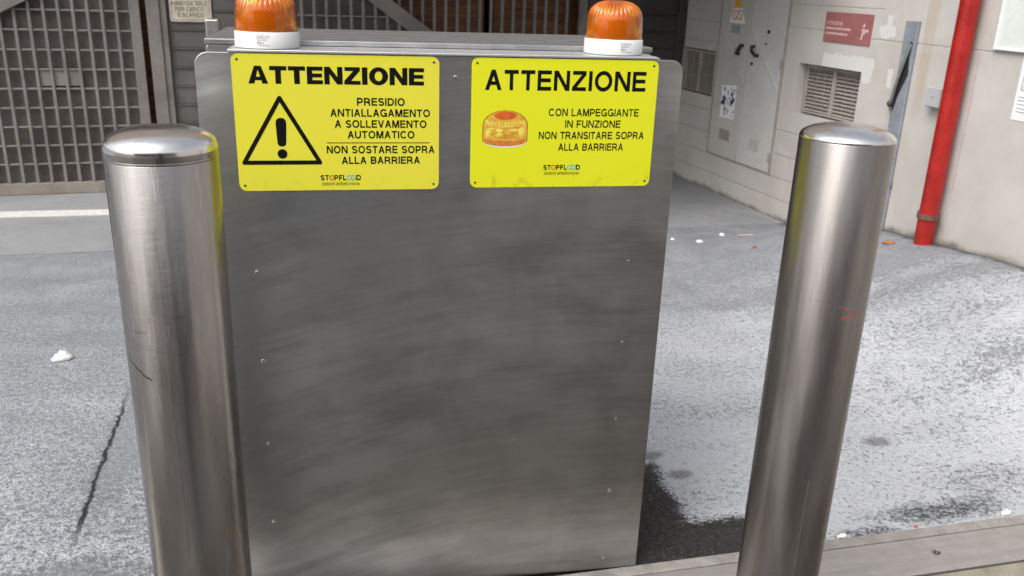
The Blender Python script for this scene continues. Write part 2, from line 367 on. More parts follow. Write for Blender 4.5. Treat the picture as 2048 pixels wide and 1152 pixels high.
def mat_gate(name, a, b, rust=.35):
    m = Mat(name); n = m.noise(4, 4, .6, None, .5); f = m.noise(38, 4, .7); v = m.noise(1, 4, .6, m.co((22, 22, 1.6)), .5)
    col = m.mix(m.ss(n, .3, .7), a, b)
    col = m.mix(m.ma('MULTIPLY', m.ss(v, .55, .75), .4), col, tuple(c*1.35 for c in b))
    chip = m.ma('MULTIPLY', m.ss(f, .64, .72), rust)
    col = m.mix(chip, col, (.11, .055, .03))
    m.set(col=col, rough=.62, spec=.35, nor=m.bump(f, .15, .002))
    return m.m

def mat_wood():
    m = Mat('brown_wood_boards')
    z = m.xyz()[2]
    g = m.noise(1, 5, .65, m.co((2.0, 2.0, 34)), 1.0); b = m.noise(1, 1, .5, m.co((.9, 1, 9)))
    col = m.mix(m.ss(g, .3, .7), (.10, .036, .010), (.27, .115, .035))
    col = m.mix(m.ma('MULTIPLY', m.ss(b, .45, .6), .5), col, (.10, .045, .018))
    saw = m.ma('FRACT', m.ma('DIVIDE', z, .105)); ln = m.ss(saw, .0, .06, 1, 0)
    col = m.mix(ln, col, (.015, .008, .004))
    m.set(col=col, rough=.55, nor=m.bump(m.ma('SUBTRACT', m.ma('MULTIPLY', g, .3), ln), .4, .004))
    return m.m

M = {}
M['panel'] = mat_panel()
M['bollard_worn'] = mat_bollard('brushed_bollard_steel_scuffed', True)
M['bollard'] = mat_bollard('brushed_bollard_steel', False)
M['cap'] = mat_steel('polished_cap_steel', (.66, .65, .635), (.80, .79, .78), .17, (30, 30, 90))
M['body'] = mat_steel('cabinet_steel', (.42, .41, .40), (.60, .59, .575), .34)
M['top'] = mat_steel('cabinet_top_steel', (.62, .62, .62), (.82, .82, .82), .45, (3, 40, 3))
M['captop'] = mat_steel('cabinet_cap_steel', (.38, .385, .39), (.62, .62, .615), .36, (3, 40, 3))
M['screw'] = mat_steel('screw_steel', (.35, .34, .33), (.6, .59, .58), .3)
M['lid'] = mat_steel('barrier_cover_steel', (.50, .476, .455), (.60, .576, .555), .58, (4, 50, 4))
M['lid_edge'] = plain('weathered_edge_bar', (.36, .338, .315), .6, .4, .2, 20)
M['lid_tan'] = plain('dirty_tan_steel', (.33, .30, .24), .55, .4, .2, 14)
M['asphalt'] = mat_asphalt()
M['street'] = plain('street_asphalt', (.10, .095, .09), .85, 0, .3, 7, .4)
M['wall'] = mat_wall()
M['concrete'] = mat_concrete()
M['white_line'] = plain('road_paint', (.66, .66, .63), .7, 0, .12, 25)
M['yel1'] = mat_yellow('yellow_sign_paint', (.74, .69, .045), (.78, .73, .055), .12)
M['yel2'] = mat_yellow('lime_yellow_sign_paint', (.72, .74, .012), (.77, .78, .02), .5)
M['black'] = plain('black_print', (.004, .0036, .003), .6, 0, .1, 30, 0, spec=.15)
M['grey_print'] = plain('grey_print', (.30, .31, .32), .5, 0, .1, 30, 0)
M['logo_red'] = plain('logo_red_print', (.55, .10, .02), .45, 0, .05, 30, 0)
M['logo_blue'] = plain('logo_blue_print', (.10, .42, .55), .45, 0, .05, 30, 0)
M['logo_pale'] = plain('logo_pale_print', (.42, .60, .55), .45, 0, .05, 30, 0)
M['lamp_or'] = plain('orange_print', (.62, .20, .03), .45, 0, .25, 120, 0)
M['lamp_rd'] = plain('red_orange_print', (.62, .12, .015), .45, 0, .2, 120, 0)
M['lamp_am'] = plain('amber_print', (.72, .40, .05), .45, 0, .25, 150, 0)
M['lamp_lt'] = plain('light_yellow_print', (.80, .72, .12), .45, 0, .1, 120, 0)
M['lamp_dk'] = plain('brown_print', (.22, .06, .015), .45, 0, .2, 120, 0)
M['white_print'] = plain('white_print', (.80, .81, .80), .45, 0, .05, 40, 0)
M['hollow_dark'] = plain('dark_hole', (.05, .035, .02), .5, 0, .2, 40, 0)
M['beacon_base'] = plain('white_plastic', (.78, .79, .78), .38, 0, .03, 8, .02)
M['lens'] = mat_lens()
M['amber_core'] = plain('amber_reflector', (1.0, .52, .09), .3, 0, .04, 60, .05)
M['dark_core'] = plain('dark_lamp_socket', (.42, .14, .02), .5, 0, .2, 60, 0)
M['gate'] = mat_gate('weathered_grey_gate_paint', (.160, .147, .135), (.230, .213, .198))
M['gate_sheet'] = mat_gate('gate_backing_sheet_paint', (.118, .108, .100), (.172, .159, .148), .15)
M['gate_rail'] = mat_gate('rusty_gate_rail_paint', (.20, .175, .145), (.29, .26, .22), .8)
M['slat'] = mat_gate('grey_board_paint', (.095, .088, .082), (.14, .131, .123), .1)
M['slat_dark'] = mat_gate('dark_board_paint', (.045, .041, .038), (.07, .064, .06), .1)
M['wood'] = mat_wood()
M['dark'] = plain('dark_interior', (.02, .016, .012), .8, 0, .2, 5)
M['door'] = plain('pale_grey_door_paint', (.50, .485, .462), .5, 0, .06, 5)
M['door2'] = plain('pale_grey_door_paint_cool', (.54, .532, .522), .5, 0, .05, 5)
M['door_line'] = plain('door_dark_line', (.30, .28, .25), .7, 0, .2, 30)
M['vent'] = plain('beige_louvre_paint', (.33, .30, .265), .55, 0, .12, 14)
M['vent_dk'] = plain('louvre_recess', (.10, .085, .07), .8, 0, .2, 14)
M['black_pl'] = plain('black_handle_plastic', (.02, .02, .02), .4, 0, .1, 30)
M['red_sign'] = plain('faded_red_sign', (.32, .125, .125), .4, 0, .12, 7)
M['red_text'] = plain('faded_pink_print', (.66, .42, .42), .5, 0, .15, 60, 0)
M['red_pipe'] = plain('red_pipe_paint', (.34, .013, .009), .36, 0, .22, 9)
M['galv'] = plain('galvanised_duct', (.27, .295, .33), .45, .2, .15, 9)
M['cable'] = plain('black_cable', (.02, .02, .022), .55, 0, .2, 40)
M['cable_grey'] = plain('grey_cable', (.16, .16, .165), .55, 0, .2, 40)
M['clamp'] = plain('rusty_clamp', (.20, .11, .09), .6, .5, .3, 40)
M['box'] = plain('grey_plastic_box', (.42, .425, .43), .45, 0, .05, 12)
M['board'] = plain('pale_green_board', (.66, .70, .67), .4, 0, .05, 5)
M['paper'] = plain('white_paper', (.80, .80, .82), .7, 0, .04, 20)
M['poster_blue'] = plain('poster_navy_print', (.03, .04, .10), .5, 0, .3, 60, 0)
M['poster_grey'] = plain('poster_grey_print', (.38, .36, .35), .5, 0, .4, 70, 0)
M['yellow_tri'] = plain('yellow_sticker', (.72, .38, .02), .5, 0, .1, 30, 0)
M['orange_tri'] = plain('orange_sticker_print', (.55, .14, .03), .5, 0, .1, 30, 0)
M['old_sign'] = plain('dirty_cream_sign', (.52, .47, .38), .6, 0, .18, 22)
M['old_ink'] = plain('old_sign_ink', (.05, .042, .035), .6, 0, .2, 40, 0)
M['tissue'] = plain('white_tissue', (.82, .82, .79), .8, 0, .04, 30)
M['leaf'] = plain('brown_leaf', (.35, .13, .04), .7, 0, .3, 60)
M['chip_red'] = plain('reddish_chip', (.50, .14, .12), .7, 0, .3, 60)
M['render'] = plain('beige_render', (.36, .30, .25), .85, 0, .15, 2)
M['render2'] = plain('brown_render', (.44, .37, .31), .85, 0, .15, 2)
M['standin'] = plain('dark_standin_paint', (.035, .036, .042), .6, 0, .2, 6)
M['soffit'] = plain('grey_soffit', (.25, .23, .21), .85, 0, .15, 2)

# ------------------------------------------------------------------ mesh helpers
def bm_new(): return bmesh.new()
def box(bm, x0, x1, y0, y1, z0, z1):
    vs = [bm.verts.new((x, y, z)) for z in (z0, z1) for x, y in ((x0, y0), (x1, y0), (x1, y1), (x0, y1))]
    for f in ((0, 3, 2, 1), (4, 5, 6, 7), (0, 1, 5, 4), (1, 2, 6, 5), (2, 3, 7, 6), (3, 0, 4, 7)): bm.faces.new([vs[i] for i in f])
    return bm
def prism(bm, pts, axis, a, b):
    """closed outline in the plane across `axis`, extruded from a to b"""
    def P(u, v, w): return {'y': (u, w, v), 'z': (u, v, w), 'x': (w, u, v)}[axis]
    A = [bm.verts.new(P(u, v, a)) for u, v in pts]; B = [bm.verts.new(P(u, v, b)) for u, v in pts]
    n = len(pts); bm.faces.new(A); bm.faces.new(B[::-1])
    for i in range(n): bm.faces.new((A[i], B[i], B[(i+1) % n], A[(i+1) % n]))
    bmesh.ops.recalc_face_normals(bm, faces=bm.faces)
    return bm
def rrect(x0, x1, z0, z1, r, seg=6, corners=(1, 1, 1, 1)):
    pts = []
    for (cx, cz, a0, on) in ((x1-r, z1-r, 0, corners[0]), (x0+r, z1-r, 90, corners[1]), (x0+r, z0+r, 180, corners[2]), (x1-r, z0+r, 270, corners[3])):
        if on:
            for i in range(seg+1):
                a = R(a0+90*i/seg); pts.append((cx+r*math.cos(a), cz+r*math.sin(a)))
        else:
            sx = 1 if a0 in (0, 270) else -1; sz = 1 if a0 in (0, 90) else -1
            pts.append((cx+r*sx, cz+r*sz))
    return pts
def lathe(bm, prof, seg=64, c=(0, 0), closed=False):
    rings = []
    for r, z in prof:
        if r < 1e-6: rings.append([bm.verts.new((c[0], c[1], z))])
        else: rings.append([bm.verts.new((c[0]+r*math.cos(2*math.pi*i/seg), c[1]+r*math.sin(2*math.pi*i/seg), z)) for i in range(seg)])
    prs = list(zip(rings, rings[1:])) + ([(rings[-1], rings[0])] if closed else [])
    for a, b in prs:
        for i in range(seg):
            j = (i+1) % seg
            if len(a) == 1 and len(b) == 1: continue
            if len(a) == 1: bm.faces.new((a[0], b[j], b[i]))
            elif len(b) == 1: bm.faces.new((a[i], a[j], b[0]))
            else: bm.faces.new((a[i], a[j], b[j], b[i]))
    bmesh.ops.recalc_face_normals(bm, faces=bm.faces)
    return bm
def tube(bm, pts, rad, seg=12):
    pts = [Vector(p) for p in pts]; rings = []
    for i, p in enumerate(pts):
        d = (pts[min(i+1, len(pts)-1)] - pts[max(i-1, 0)]).normalized()
        u = d.cross(Vector((0, 0, 1)) if abs(d.z) < .9 else Vector((1, 0, 0))).normalized(); v = d.cross(u)
        rings.append([bm.verts.new(p + rad*(math.cos(2*math.pi*k/seg)*u + math.sin(2*math.pi*k/seg)*v)) for k in range(seg)])
    for a, b in zip(rings, rings[1:]):
        for i in range(seg): bm.faces.new((a[i], a[(i+1) % seg], b[(i+1) % seg], b[i]))
    bm.faces.new(rings[0][::-1]); bm.faces.new(rings[-1])
    bmesh.ops.recalc_face_normals(bm, faces=bm.faces)
    return bm
def flat(bm, pts, y):       # a flat print facing -y at depth y
    bm.faces.new([bm.verts.new((u, y, v)) for u, v in pts]); return bm
def ell(cx, cz, rx, rz, a0=0, a1=360, n=28):
    return [(cx+rx*math.cos(R(a0+(a1-a0)*i/n)), cz+rz*math.sin(R(a0+(a1-a0)*i/n))) for i in range(n if a1-a0 == 360 else n+1)]
def bar2(bm, a, b, w, y):   # flat line between two points
    a = Vector(a); b = Vector(b); d = (b-a).normalized(); n = Vector((-d.y, d.x))*w/2
    flat(bm, [tuple(a-n), tuple(b-n), tuple(b+n), tuple(a+n)], y)

def obj(name, bm, mat, parent=None, bevel=0, smooth=False, label=None, seg=2, angle=40):
    me = bpy.data.meshes.new(name); bm.to_mesh(me); bm.free(); me.materials.append(M[mat] if isinstance(mat, str) else mat)
    o = bpy.data.objects.new(name, me); COL.objects.link(o)
    if smooth:
        me.polygons.foreach_set('use_smooth', [True]*len(me.polygons))
        try: me.set_sharp_from_angle(angle=R(angle))
        except Exception: pass
    if bevel:
        bv = o.modifiers.new('bevel', 'BEVEL'); bv.width = bevel; bv.segments = seg; bv.limit_method = 'ANGLE'; bv.angle_limit = R(35)
        bv.harden_normals = False
    if parent: o.parent = parent
    if label: o['label'] = label
    return o
def tag(o, label=None, cat=None, group=None, kind=None):
    if label: o['label'] = label
    if cat: o['category'] = cat
    if group: o['group'] = group
    if kind: o['kind'] = kind
    return o
def thing(name, label, cat, loc=(0, 0, 0), rz=0.0, group=None):
    o = bpy.data.objects.new(name, None); COL.objects.link(o); o.empty_display_size = .1
    o.location = loc; o.rotation_euler = (0, 0, rz)
    return tag(o, label, cat, group)
def copy_tree(o, parent=None):
    c = o.copy(); COL.objects.link(c); c.parent = parent
    for ch in list(o.children): copy_tree(ch, c)
    return c

def text_polys(txt):
    cu_ = bpy.data.curves.new('txt', 'FONT'); cu_.body = txt; cu_.resolution_u = 4
    o = bpy.data.objects.new('txt', cu_); COL.objects.link(o)
    bpy.context.view_layer.update()
    me = bpy.data.meshes.new_from_object(o.evaluated_get(bpy.context.evaluated_depsgraph_get()))
    vs = [v.co.copy() for v in me.vertices]; fs = [tuple(p.vertices) for p in me.polygons]
    bpy.data.objects.remove(o); bpy.data.curves.remove(cu_); bpy.data.meshes.remove(me)
    return vs, fs
def text(bm, txt, x0, x1, z0, z1, y, wrap=None):
    """letters of Blender's built-in font stretched into the rectangle"""
    vs, fs = text_polys(txt)
    ax0 = min(v.x for v in vs); ax1 = max(v.x for v in vs); az0 = min(v.y for v in vs); az1 = max(v.y for v in vs)
    nv = []
    for v in vs:
        X = x0+(v.x-ax0)/(ax1-ax0)*(x1-x0); Z = z0+(v.y-az0)/(az1-az0)*(z1-z0)
        nv.append(bm.verts.new(wrap(X, Z) if wrap else (X, y, Z)))
    for f in fs:
        try: bm.faces.new([nv[i] for i in f])
        except ValueError: pass
def glyph(c, t):
    """plain grotesque capital: (width, list of polygons), cap height 1, stem t"""
    h = t/2; P = []
    def rc(a, b, c_, d): P.append([(a, c_), (b, c_), (b, d), (a, d)])
    def arc(cx, cy, rx, ry, a0, a1, n=16): return [(cx+rx*math.cos(R(a0+(a1-a0)*i/n)), cy+ry*math.sin(R(a0+(a1-a0)*i/n))) for i in range(n+1)]
    def stroke(pts, closed=False, tv=None):
        n = len(pts); L = []; Rr = []
        for i in range(n):
            p = Vector(pts[i]); q0 = Vector(pts[i-1]) if (i or closed) else None; q1 = Vector(pts[(i+1) % n]) if (i < n-1 or closed) else None
            d0 = (p-q0).normalized() if q0 is not None else None; d1 = (q1-p).normalized() if q1 is not None else None
            if d0 is None: d0 = d1
            if d1 is None: d1 = d0
            m_ = (d0+d1).normalized(); nn = Vector((-m_.y, m_.x)); k = h/max(.5, nn.dot(Vector((-d0.y, d0.x))))
            L.append(tuple(p+nn*k)); Rr.append(tuple(p-nn*k))
        for i in range(n if closed else n-1):
            j = (i+1) % n; P.append([L[i], L[j], Rr[j], Rr[i]])
    if c == 'A':
        w = .94; q = t*1.08
        P.append([(0, 0), (q, 0), (w/2+.56*t, 1), (w/2-.56*t, 1)]); P.append([(w, 0), (w-q, 0), (w/2-.56*t, 1), (w/2+.56*t, 1)]); rc(.22, w-.22, .25, .25+t*.92)
    elif c == 'B':
        w = .86; rc(0, t, 0, 1); r1 = (.5-h+.015)/2; r2 = (.5-h-.015)/2
        yb = h; ym = h+2*r1; yt = 1-h
        stroke([(h, yb), (.50, yb)] + arc(.50, yb+r1, w-.50-h, r1, -90, 90)[1:] + [(h, ym)]); stroke([(h, yt), (.46, yt)] + arc(.46, (ym+yt)/2, w-.46-h-.03, (yt-ym)/2, 90, -90)[1:] + [(h, ym)])
    elif c == 'C': w = .96; stroke(arc(.50, .5, .50-h, .52-h, 38, 322, 26))
    elif c == 'D': w = .92; rc(0, t, 0, 1); stroke([(h, 1-h), (.42, 1-h)] + arc(.42, .5, w-.42-h, .5-h, 90, -90)[1:] + [(h, h)])
    elif c == 'E': w = .80; rc(0, t, 0, 1); rc(t*.9, w, 1-t*.95, 1); rc(t*.9, w-.04, .5-h*.8, .5+h*1.1); rc(t*.9, w, 0, t*.95)
    elif c == 'F': w = .74; rc(0, t, 0, 1); rc(t*.9, w, 1-t*.95, 1); rc(t*.9, w-.06, .47-h, .47+h)
    elif c == 'G': w = 1.0; stroke(arc(.52, .5, .52-h, .52-h, 42, 345, 26)); rc(.55, w, .5-t*.9+.02, .52); rc(w-t*.95, w, 0, .52)
    elif c == 'I': w = t; rc(0, t, 0, 1)
    elif c == 'L': w = .70; rc(0, t, 0, 1); rc(t*.9, w, 0, t*.95)
    elif c == 'M':
        w = 1.06; rc(0, t, 0, 1); rc(w-t, w, 0, 1); q = t*1.1
        P.append([(0, 1), (q*1.25, 1), (w/2+q*.5, 0), (w/2-q*.5, 0)]); P.append([(w, 1), (w-q*1.25, 1), (w/2-q*.5, 0), (w/2+q*.5, 0)])
    elif c == 'N': w = .92; rc(0, t, 0, 1); rc(w-t, w, 0, 1); P.append([(0, 1), (t*1.2, 1), (w, 0), (w-t*1.2, 0)])
    elif c == 'O': w = 1.04; stroke(arc(w/2, .5, w/2-h, .52-h, 0, 345, 23), True)
    elif c in 'PR':
        w = .84 if c == 'P' else .92; wb = w if c == 'P' else .86
        rc(0, t, 0, 1); ym = .46 if c == 'R' else .42
        stroke([(h, 1-h), (.46, 1-h)] + arc(.46, (1-h+ym)/2, wb-.46-h, (1-h-ym)/2, 90, -90)[1:] + [(h, ym)])
        if c == 'R': stroke([(.44, ym), (.60, ym-.05), (.74, .22), (.80, 0)][:1] + [(.62, ym-.06), (.735, .30), (.76, .10), (.80, 0)])
    elif c == 'S':
        w = .84; ry = (.515-h)/2; rx = w/2-h
        stroke(arc(w/2, .5+ry, rx*.95, ry, 22, 250, 18) + arc(w/2, .5-ry, rx, ry, 70, -160, 18))
    elif c == 'T': w = .80; rc(0, w, 1-t*.95, 1); rc(w/2-h, w/2+h, 0, 1-t*.9)
    elif c == 'U': w = .90; stroke([(h, 1), (h, .38)] + arc(w/2, .38, w/2-h, .40-h, 180, 360)[1:] + [(w-h, 1)])
    elif c == 'V': w = .90; q = t*1.08; P.append([(0, 1), (q, 1), (w/2+.5*t, 0), (w/2-.5*t, 0)]); P.append([(w, 1), (w-q, 1), (w/2-.5*t, 0), (w/2+.5*t, 0)])
    elif c == 'Z': w = .82; rc(.02, w-.02, 1-t*.95, 1); rc(0, w, 0, t*.95); P.append([(0, t*.9), (t*1.35, t*.9), (w, 1-t*.9), (w-t*1.35, 1-t*.9)])
    else: w = .36
    return w, P
def caps(bm, txt, x0, x1, z0, z1, y, t=.165, gap=.15, wrap=None):
    """grotesque capitals fitted into the rectangle (x0 > x1 in frames whose x grows to the left)"""
    gs = [glyph(c, t) for c in txt]; tot = sum(g[0] for g in gs)+gap*(len(gs)-1); X = 0; out = -1 if y < 0 else 1
    for w, polys in gs:
        for i, p in enumerate(polys):
            bm.faces.new([bm.verts.new((x0+(X+u)/tot*(x1-x0), y+out*2e-6*(i % 9), z0+v*(z1-z0))) for u, v in p])
        X += w+gap
def heavy(bm, txt, x0, x1, z0, z1, y):
    """wide heavy capitals drawn as polygons"""
    def ringO(w, tx, tz, n=40):
        o = [(w/2+w/2*math.cos(2*math.pi*i/n), .5+.52*math.sin(2*math.pi*i/n)) for i in range(n)]
        i_ = [(w/2+(w/2-tx)*math.cos(2*math.pi*i/n), .5+(.52-tz)*math.sin(2*math.pi*i/n)) for i in range(n)]
        return [[o[i], o[(i+1) % n], i_[(i+1) % n], i_[i]] for i in range(n)]
    def rc(a, b, c, d): return [(a, c), (b, c), (b, d), (a, d)]
    G = {'A': (1.04, [[(0, 0), (.31, 0), (.57, 1), (.345, 1)], [(1.04, 0), (.73, 0), (.47, 1), (.695, 1)], rc(.26, .78, .19, .39), [(.40, 1), (.64, 1), (.52, .74)]]),
         'T': (.90, [rc(0, .90, .76, 1), rc(.30, .60, 0, .77)]), 'E': (.84, [rc(0, .29, 0, 1), rc(.28, .84, .77, 1), rc(.28, .80, .39, .61), rc(.28, .84, 0, .23)]),
         'N': (.98, [rc(0, .28, 0, 1), rc(.70, .98, 0, 1), [(.0, 1), (.30, 1), (.98, 0), (.68, 0)]]), 'Z': (.88, [rc(.03, .86, .78, 1), rc(0, .88, 0, .22), [(.0, .21), (.36, .21), (.86, .79), (.50, .79)]]),
         'I': (.30, [rc(0, .30, 0, 1)]), 'O': (1.04, ringO(1.04, .31, .24))}
    tot = sum(G[c][0] for c in txt) + .085*(len(txt)-1); X = 0
    for k, c in enumerate(txt):
        for i, poly in enumerate(G[c][1]):
            bm.faces.new([bm.verts.new((x0+(X+u)/tot*(x1-x0), y-2e-6*(i % 7), z0+v*(z1-z0))) for u, v in poly])
        X += G[c][0] + .085

def obj(name, bm, mat, parent=None, bevel=0, smooth=False, label=None, seg=2, angle=40):
    me = bpy.data.meshes.new(name); bm.to_mesh(me); bm.free(); me.materials.append(M[mat] if isinstance(mat, str) else mat)
    o = bpy.data.objects.new(name, me); COL.objects.link(o)
    if smooth:
        me.polygons.foreach_set('use_smooth', [True]*len(me.polygons))
        try: me.set_sharp_from_angle(angle=R(angle))
        except Exception: pass
    if bevel:
        bv = o.modifiers.new('bevel', 'BEVEL'); bv.width = bevel; bv.segments = seg; bv.limit_method = 'ANGLE'; bv.angle_limit = R(35)
        bv.harden_normals = False
    if parent: o.parent = parent
    if label: o['label'] = label
    return o
def tag(o, label=None, cat=None, group=None, kind=None):
    if label: o['label'] = label
    if cat: o['category'] = cat
    if group: o['group'] = group
    if kind: o['kind'] = kind
    return o
def thing(name, label, cat, loc=(0, 0, 0), rz=0.0, group=None):
    o = bpy.data.objects.new(name, None); COL.objects.link(o); o.empty_display_size = .1
    o.location = loc; o.rotation_euler = (0, 0, rz)
    return tag(o, label, cat, group)
def copy_tree(o, parent=None):
    c = o.copy(); COL.objects.link(c); c.parent = parent
    for ch in list(o.children): copy_tree(ch, c)
    return c

try:        # the sans-serif that ships with Blender; its built-in font if that is missing
    import os
    SANS = bpy.data.fonts.load(os.path.join(bpy.utils.system_resource('DATAFILES', path='fonts'), 'Inter.woff2'))
except Exception:
    SANS = None
def text_polys(txt, bold=0.0, font=True):
    cu_ = bpy.data.curves.new('txt', 'FONT'); cu_.body = txt; cu_.offset = bold; cu_.resolution_u = 4
    if font and SANS: cu_.font = SANS
    o = bpy.data.objects.new('txt', cu_); COL.objects.link(o)
    bpy.context.view_layer.update()
    me = bpy.data.meshes.new_from_object(o.evaluated_get(bpy.context.evaluated_depsgraph_get()))
    vs = [v.co.copy() for v in me.vertices]; fs = [tuple(p.vertices) for p in me.polygons]
    bpy.data.objects.remove(o); bpy.data.curves.remove(cu_); bpy.data.meshes.remove(me)
    return vs, fs
def text(bm, txt, x0, x1, z0, z1, y, bold=0.0, wrap=None, font=True):
    """letters stretched into the rectangle; flip: x runs the other way (frames whose x grows to the left)"""
    vs, fs = text_polys(txt, bold, font)
    ax0 = min(v.x for v in vs); ax1 = max(v.x for v in vs); az0 = min(v.y for v in vs); az1 = max(v.y for v in vs)
    nv = []
    for v in vs:
        t = (v.x-ax0)/(ax1-ax0); X = x0 + t*(x1-x0); Z = z0 + (v.y-az0)/(az1-az0)*(z1-z0)
        nv.append(bm.verts.new(wrap(X, Z) if wrap else (X, y, Z)))
    for f in fs:
        try: bm.faces.new([nv[i] for i in f])
        except ValueError: pass

# ================================================================== ground
WP = Vector((3.005, 3.256, 0)); WT = Vector((-.1333, .9911, 0)); WN = Vector((-.9911, -.1333, 0))
def sstep(a, b, v):
    t = max(0, min(1, (v-a)/(b-a))); return t*t*(3-2*t)
def hgt(x, y):
    q = Vector((x, y, 0))-WP; s = q.dot(WT); d = max(0, q.dot(WN))
    H = .2*sstep(0, -.80, s) + .07*max(0, min(1, (-s-.85)/.9))
    return H * sstep(1.35, .0, d) * sstep(.12, 1.0, y)
bm = bm_new()
xs = [-60, -20, -8, -4] + [-3.6+.1*i for i in range(32)] + [-.4+.05*i for i in range(90)] + [4.1+.2*i for i in range(8)] + [8, 20, 60]
ys = [-.02+.05*i for i in range(72)] + [3.6, 4, 5, 8, 20, 60]
grid = [[bm.verts.new((x, y, hgt(x, y))) for x in xs] for y in ys]
for j in range(len(ys)-1):
    for i in range(len(xs)-1): bm.faces.new((grid[j][i], grid[j][i+1], grid[j+1][i+1], grid[j+1][i]))
tag(obj('asphalt_yard', bm, 'asphalt', smooth=True), kind='structure')
bm = bm_new(); bm.faces.new([bm.verts.new(v) for v in ((-60, -60, -.004), (60, -60, -.004), (60, .02, -.004), (-60, .02, -.004))])
tag(obj('road', bm, 'street'), kind='structure')
def dl(x): return 2.92+.0711*(x+1.5)
bm = bm_new(); prism(bm, [(-6, dl(-6)), (-1.5, dl(-1.5)), (1, dl(1)), (3.02, dl(3.02)), (2.81, 4.75), (2.7, 6), (-6, 6)], 'z', -.02, .005)
tag(obj('driveway', bm, 'concrete'), kind='structure')
bm = bm_new(); prism(bm, [(-4, 3.602), (1.6, 3.80), (1.6, 3.935), (-4, 3.735)], 'z', .0055, .009)
tag(obj('road_marking', bm, 'white_line'), kind='structure')

# ================================================================== flood barrier cover set into the ground
lid = thing('flood_barrier_cover', 'long flush steel barrier cover crossing the ground at the foot of the posts', 'barrier cover', (1.217, .018, 0), R(2.8))
bm = bm_new(); box(bm, -9, 9, -.037, 0, -.03, .010); obj('edge_bar', bm, 'lid_edge', lid, .003)
xx = [-9, -6.2, -3.9, -1.6, 2.75, 5.4, 9]
for a, b in zip(xx, xx[1:]):
    bm = bm_new(); box(bm, a+.001, b-.001, -.181, -.043, -.03, .011); obj('cover_plate', bm, 'lid', lid, .002)
for a, b in zip(xx, xx[1:]):
    bm = bm_new(); box(bm, a+.001, b-.001, -.33, -.188, -.03, .009); obj('rear_plate', bm, 'lid_tan', lid, .002)
bm = bm_new(); box(bm, -9, 9, -.325, -.005, -.05, .0035); obj('gap_shade', bm, 'hollow_dark', lid)  # dark filler strip under the plates, painting the shade in their gaps
for sx in (-3.2, -1.1, .523, 2.2, 3.9):
    bm = bm_new(); lathe(bm, [(0, .0112), (.0125, .0112), (.0135, .0118), (.0105, .0122), (.010, .0114), (.0035, .0114), (.0030, .0125), (0, .0125)], 28, (sx, -.110))
    sc = obj('screw', bm, 'screw', lid, smooth=True)
    bm = bm_new(); lathe(bm, [(.0042, .0122), (.0088, .0122), (.0088, .0126), (.0042, .0126)], 28, (sx, -.110), closed=True); obj('recess_shade', bm, 'hollow_dark', sc)  # raised dark ring painting the shade of a screw recess

# ================================================================== flood barrier cabinet
cab = thing('flood_barrier_cabinet', 'tall brushed stainless steel cabinet carrying the two yellow signs', 'cabinet', (.43, .25, 0))
OX, OY = .43, .25
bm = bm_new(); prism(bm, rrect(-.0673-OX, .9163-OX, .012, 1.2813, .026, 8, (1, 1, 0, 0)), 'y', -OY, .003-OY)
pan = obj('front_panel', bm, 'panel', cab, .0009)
random.seed(3)
for (sx, sz) in ((.0225, .838), (.0225, .636), (.0225, .434), (.0225, .232), (.433, 1.240), (.830, .839), (.831, .641), (.832, .442), (.829, .244), (.829, .043)):
    bm = bm_new(); lathe(bm, [(0, .0016), (.0032, .0014), (.0042, .0008), (.0044, 0)], 20)
    q = Matrix.Rotation(R(90), 4, 'X'); bmesh.ops.transform(bm, matrix=Matrix.Translation((sx-OX, -OY, sz)) @ q, verts=bm.verts)
    a = random.uniform(0, 3); ca, sa = math.cos(a)*.0034, math.sin(a)*.0034; w = .0005
    sc = obj('screw', bm, 'screw', pan, smooth=True)
    bm = bm_new(); bar2(bm, (sx-OX-ca, sz-sa), (sx-OX+ca, sz+sa), .0011, -OY-.0018); obj('slot', bm, 'hollow_dark', pan)
bm = bm_new(); prism(bm, rrect(-.0595-OX, .883-OX, .012, 1.2865, .008, 5, (1, 1, 0, 0)), 'y', .112-OY, .50-OY)
obj('body', bm, 'body', cab, .002)
bm = bm_new(); box(bm, .02-OX, .84-OX, .0032-OY, .1118-OY, .012, 1.2795); obj('inner_frame', bm, 'body', cab)
bm = bm_new(); box(bm, -.0605-OX, .884-OX, .1085-OY, .515-OY, 1.2870, 1.2985); obj('cap', bm, 'captop', cab, .0016)
bm = bm_new(); box(bm, -.005-OX, .857-OX, -.005-OY, .1045-OY, 1.2822, 1.2872); obj('mounting_plate', bm, 'top', cab, .0012)
bm = bm_new(); box(bm, .862-OX, .872-OX, .02-OY, .104-OY, 1.262, 1.2835); obj('bracket', bm, 'body', cab, .002)

bm = bm_new(); box(bm, -.0165, .0165, -.02, .02, 0, 1.312)
st = obj('steel_post', bm, 'body', None, .004); st.location = (-.1035, .60, 0)
tag(st, 'short grey steel post just behind the left rear corner of the cabinet', 'post')

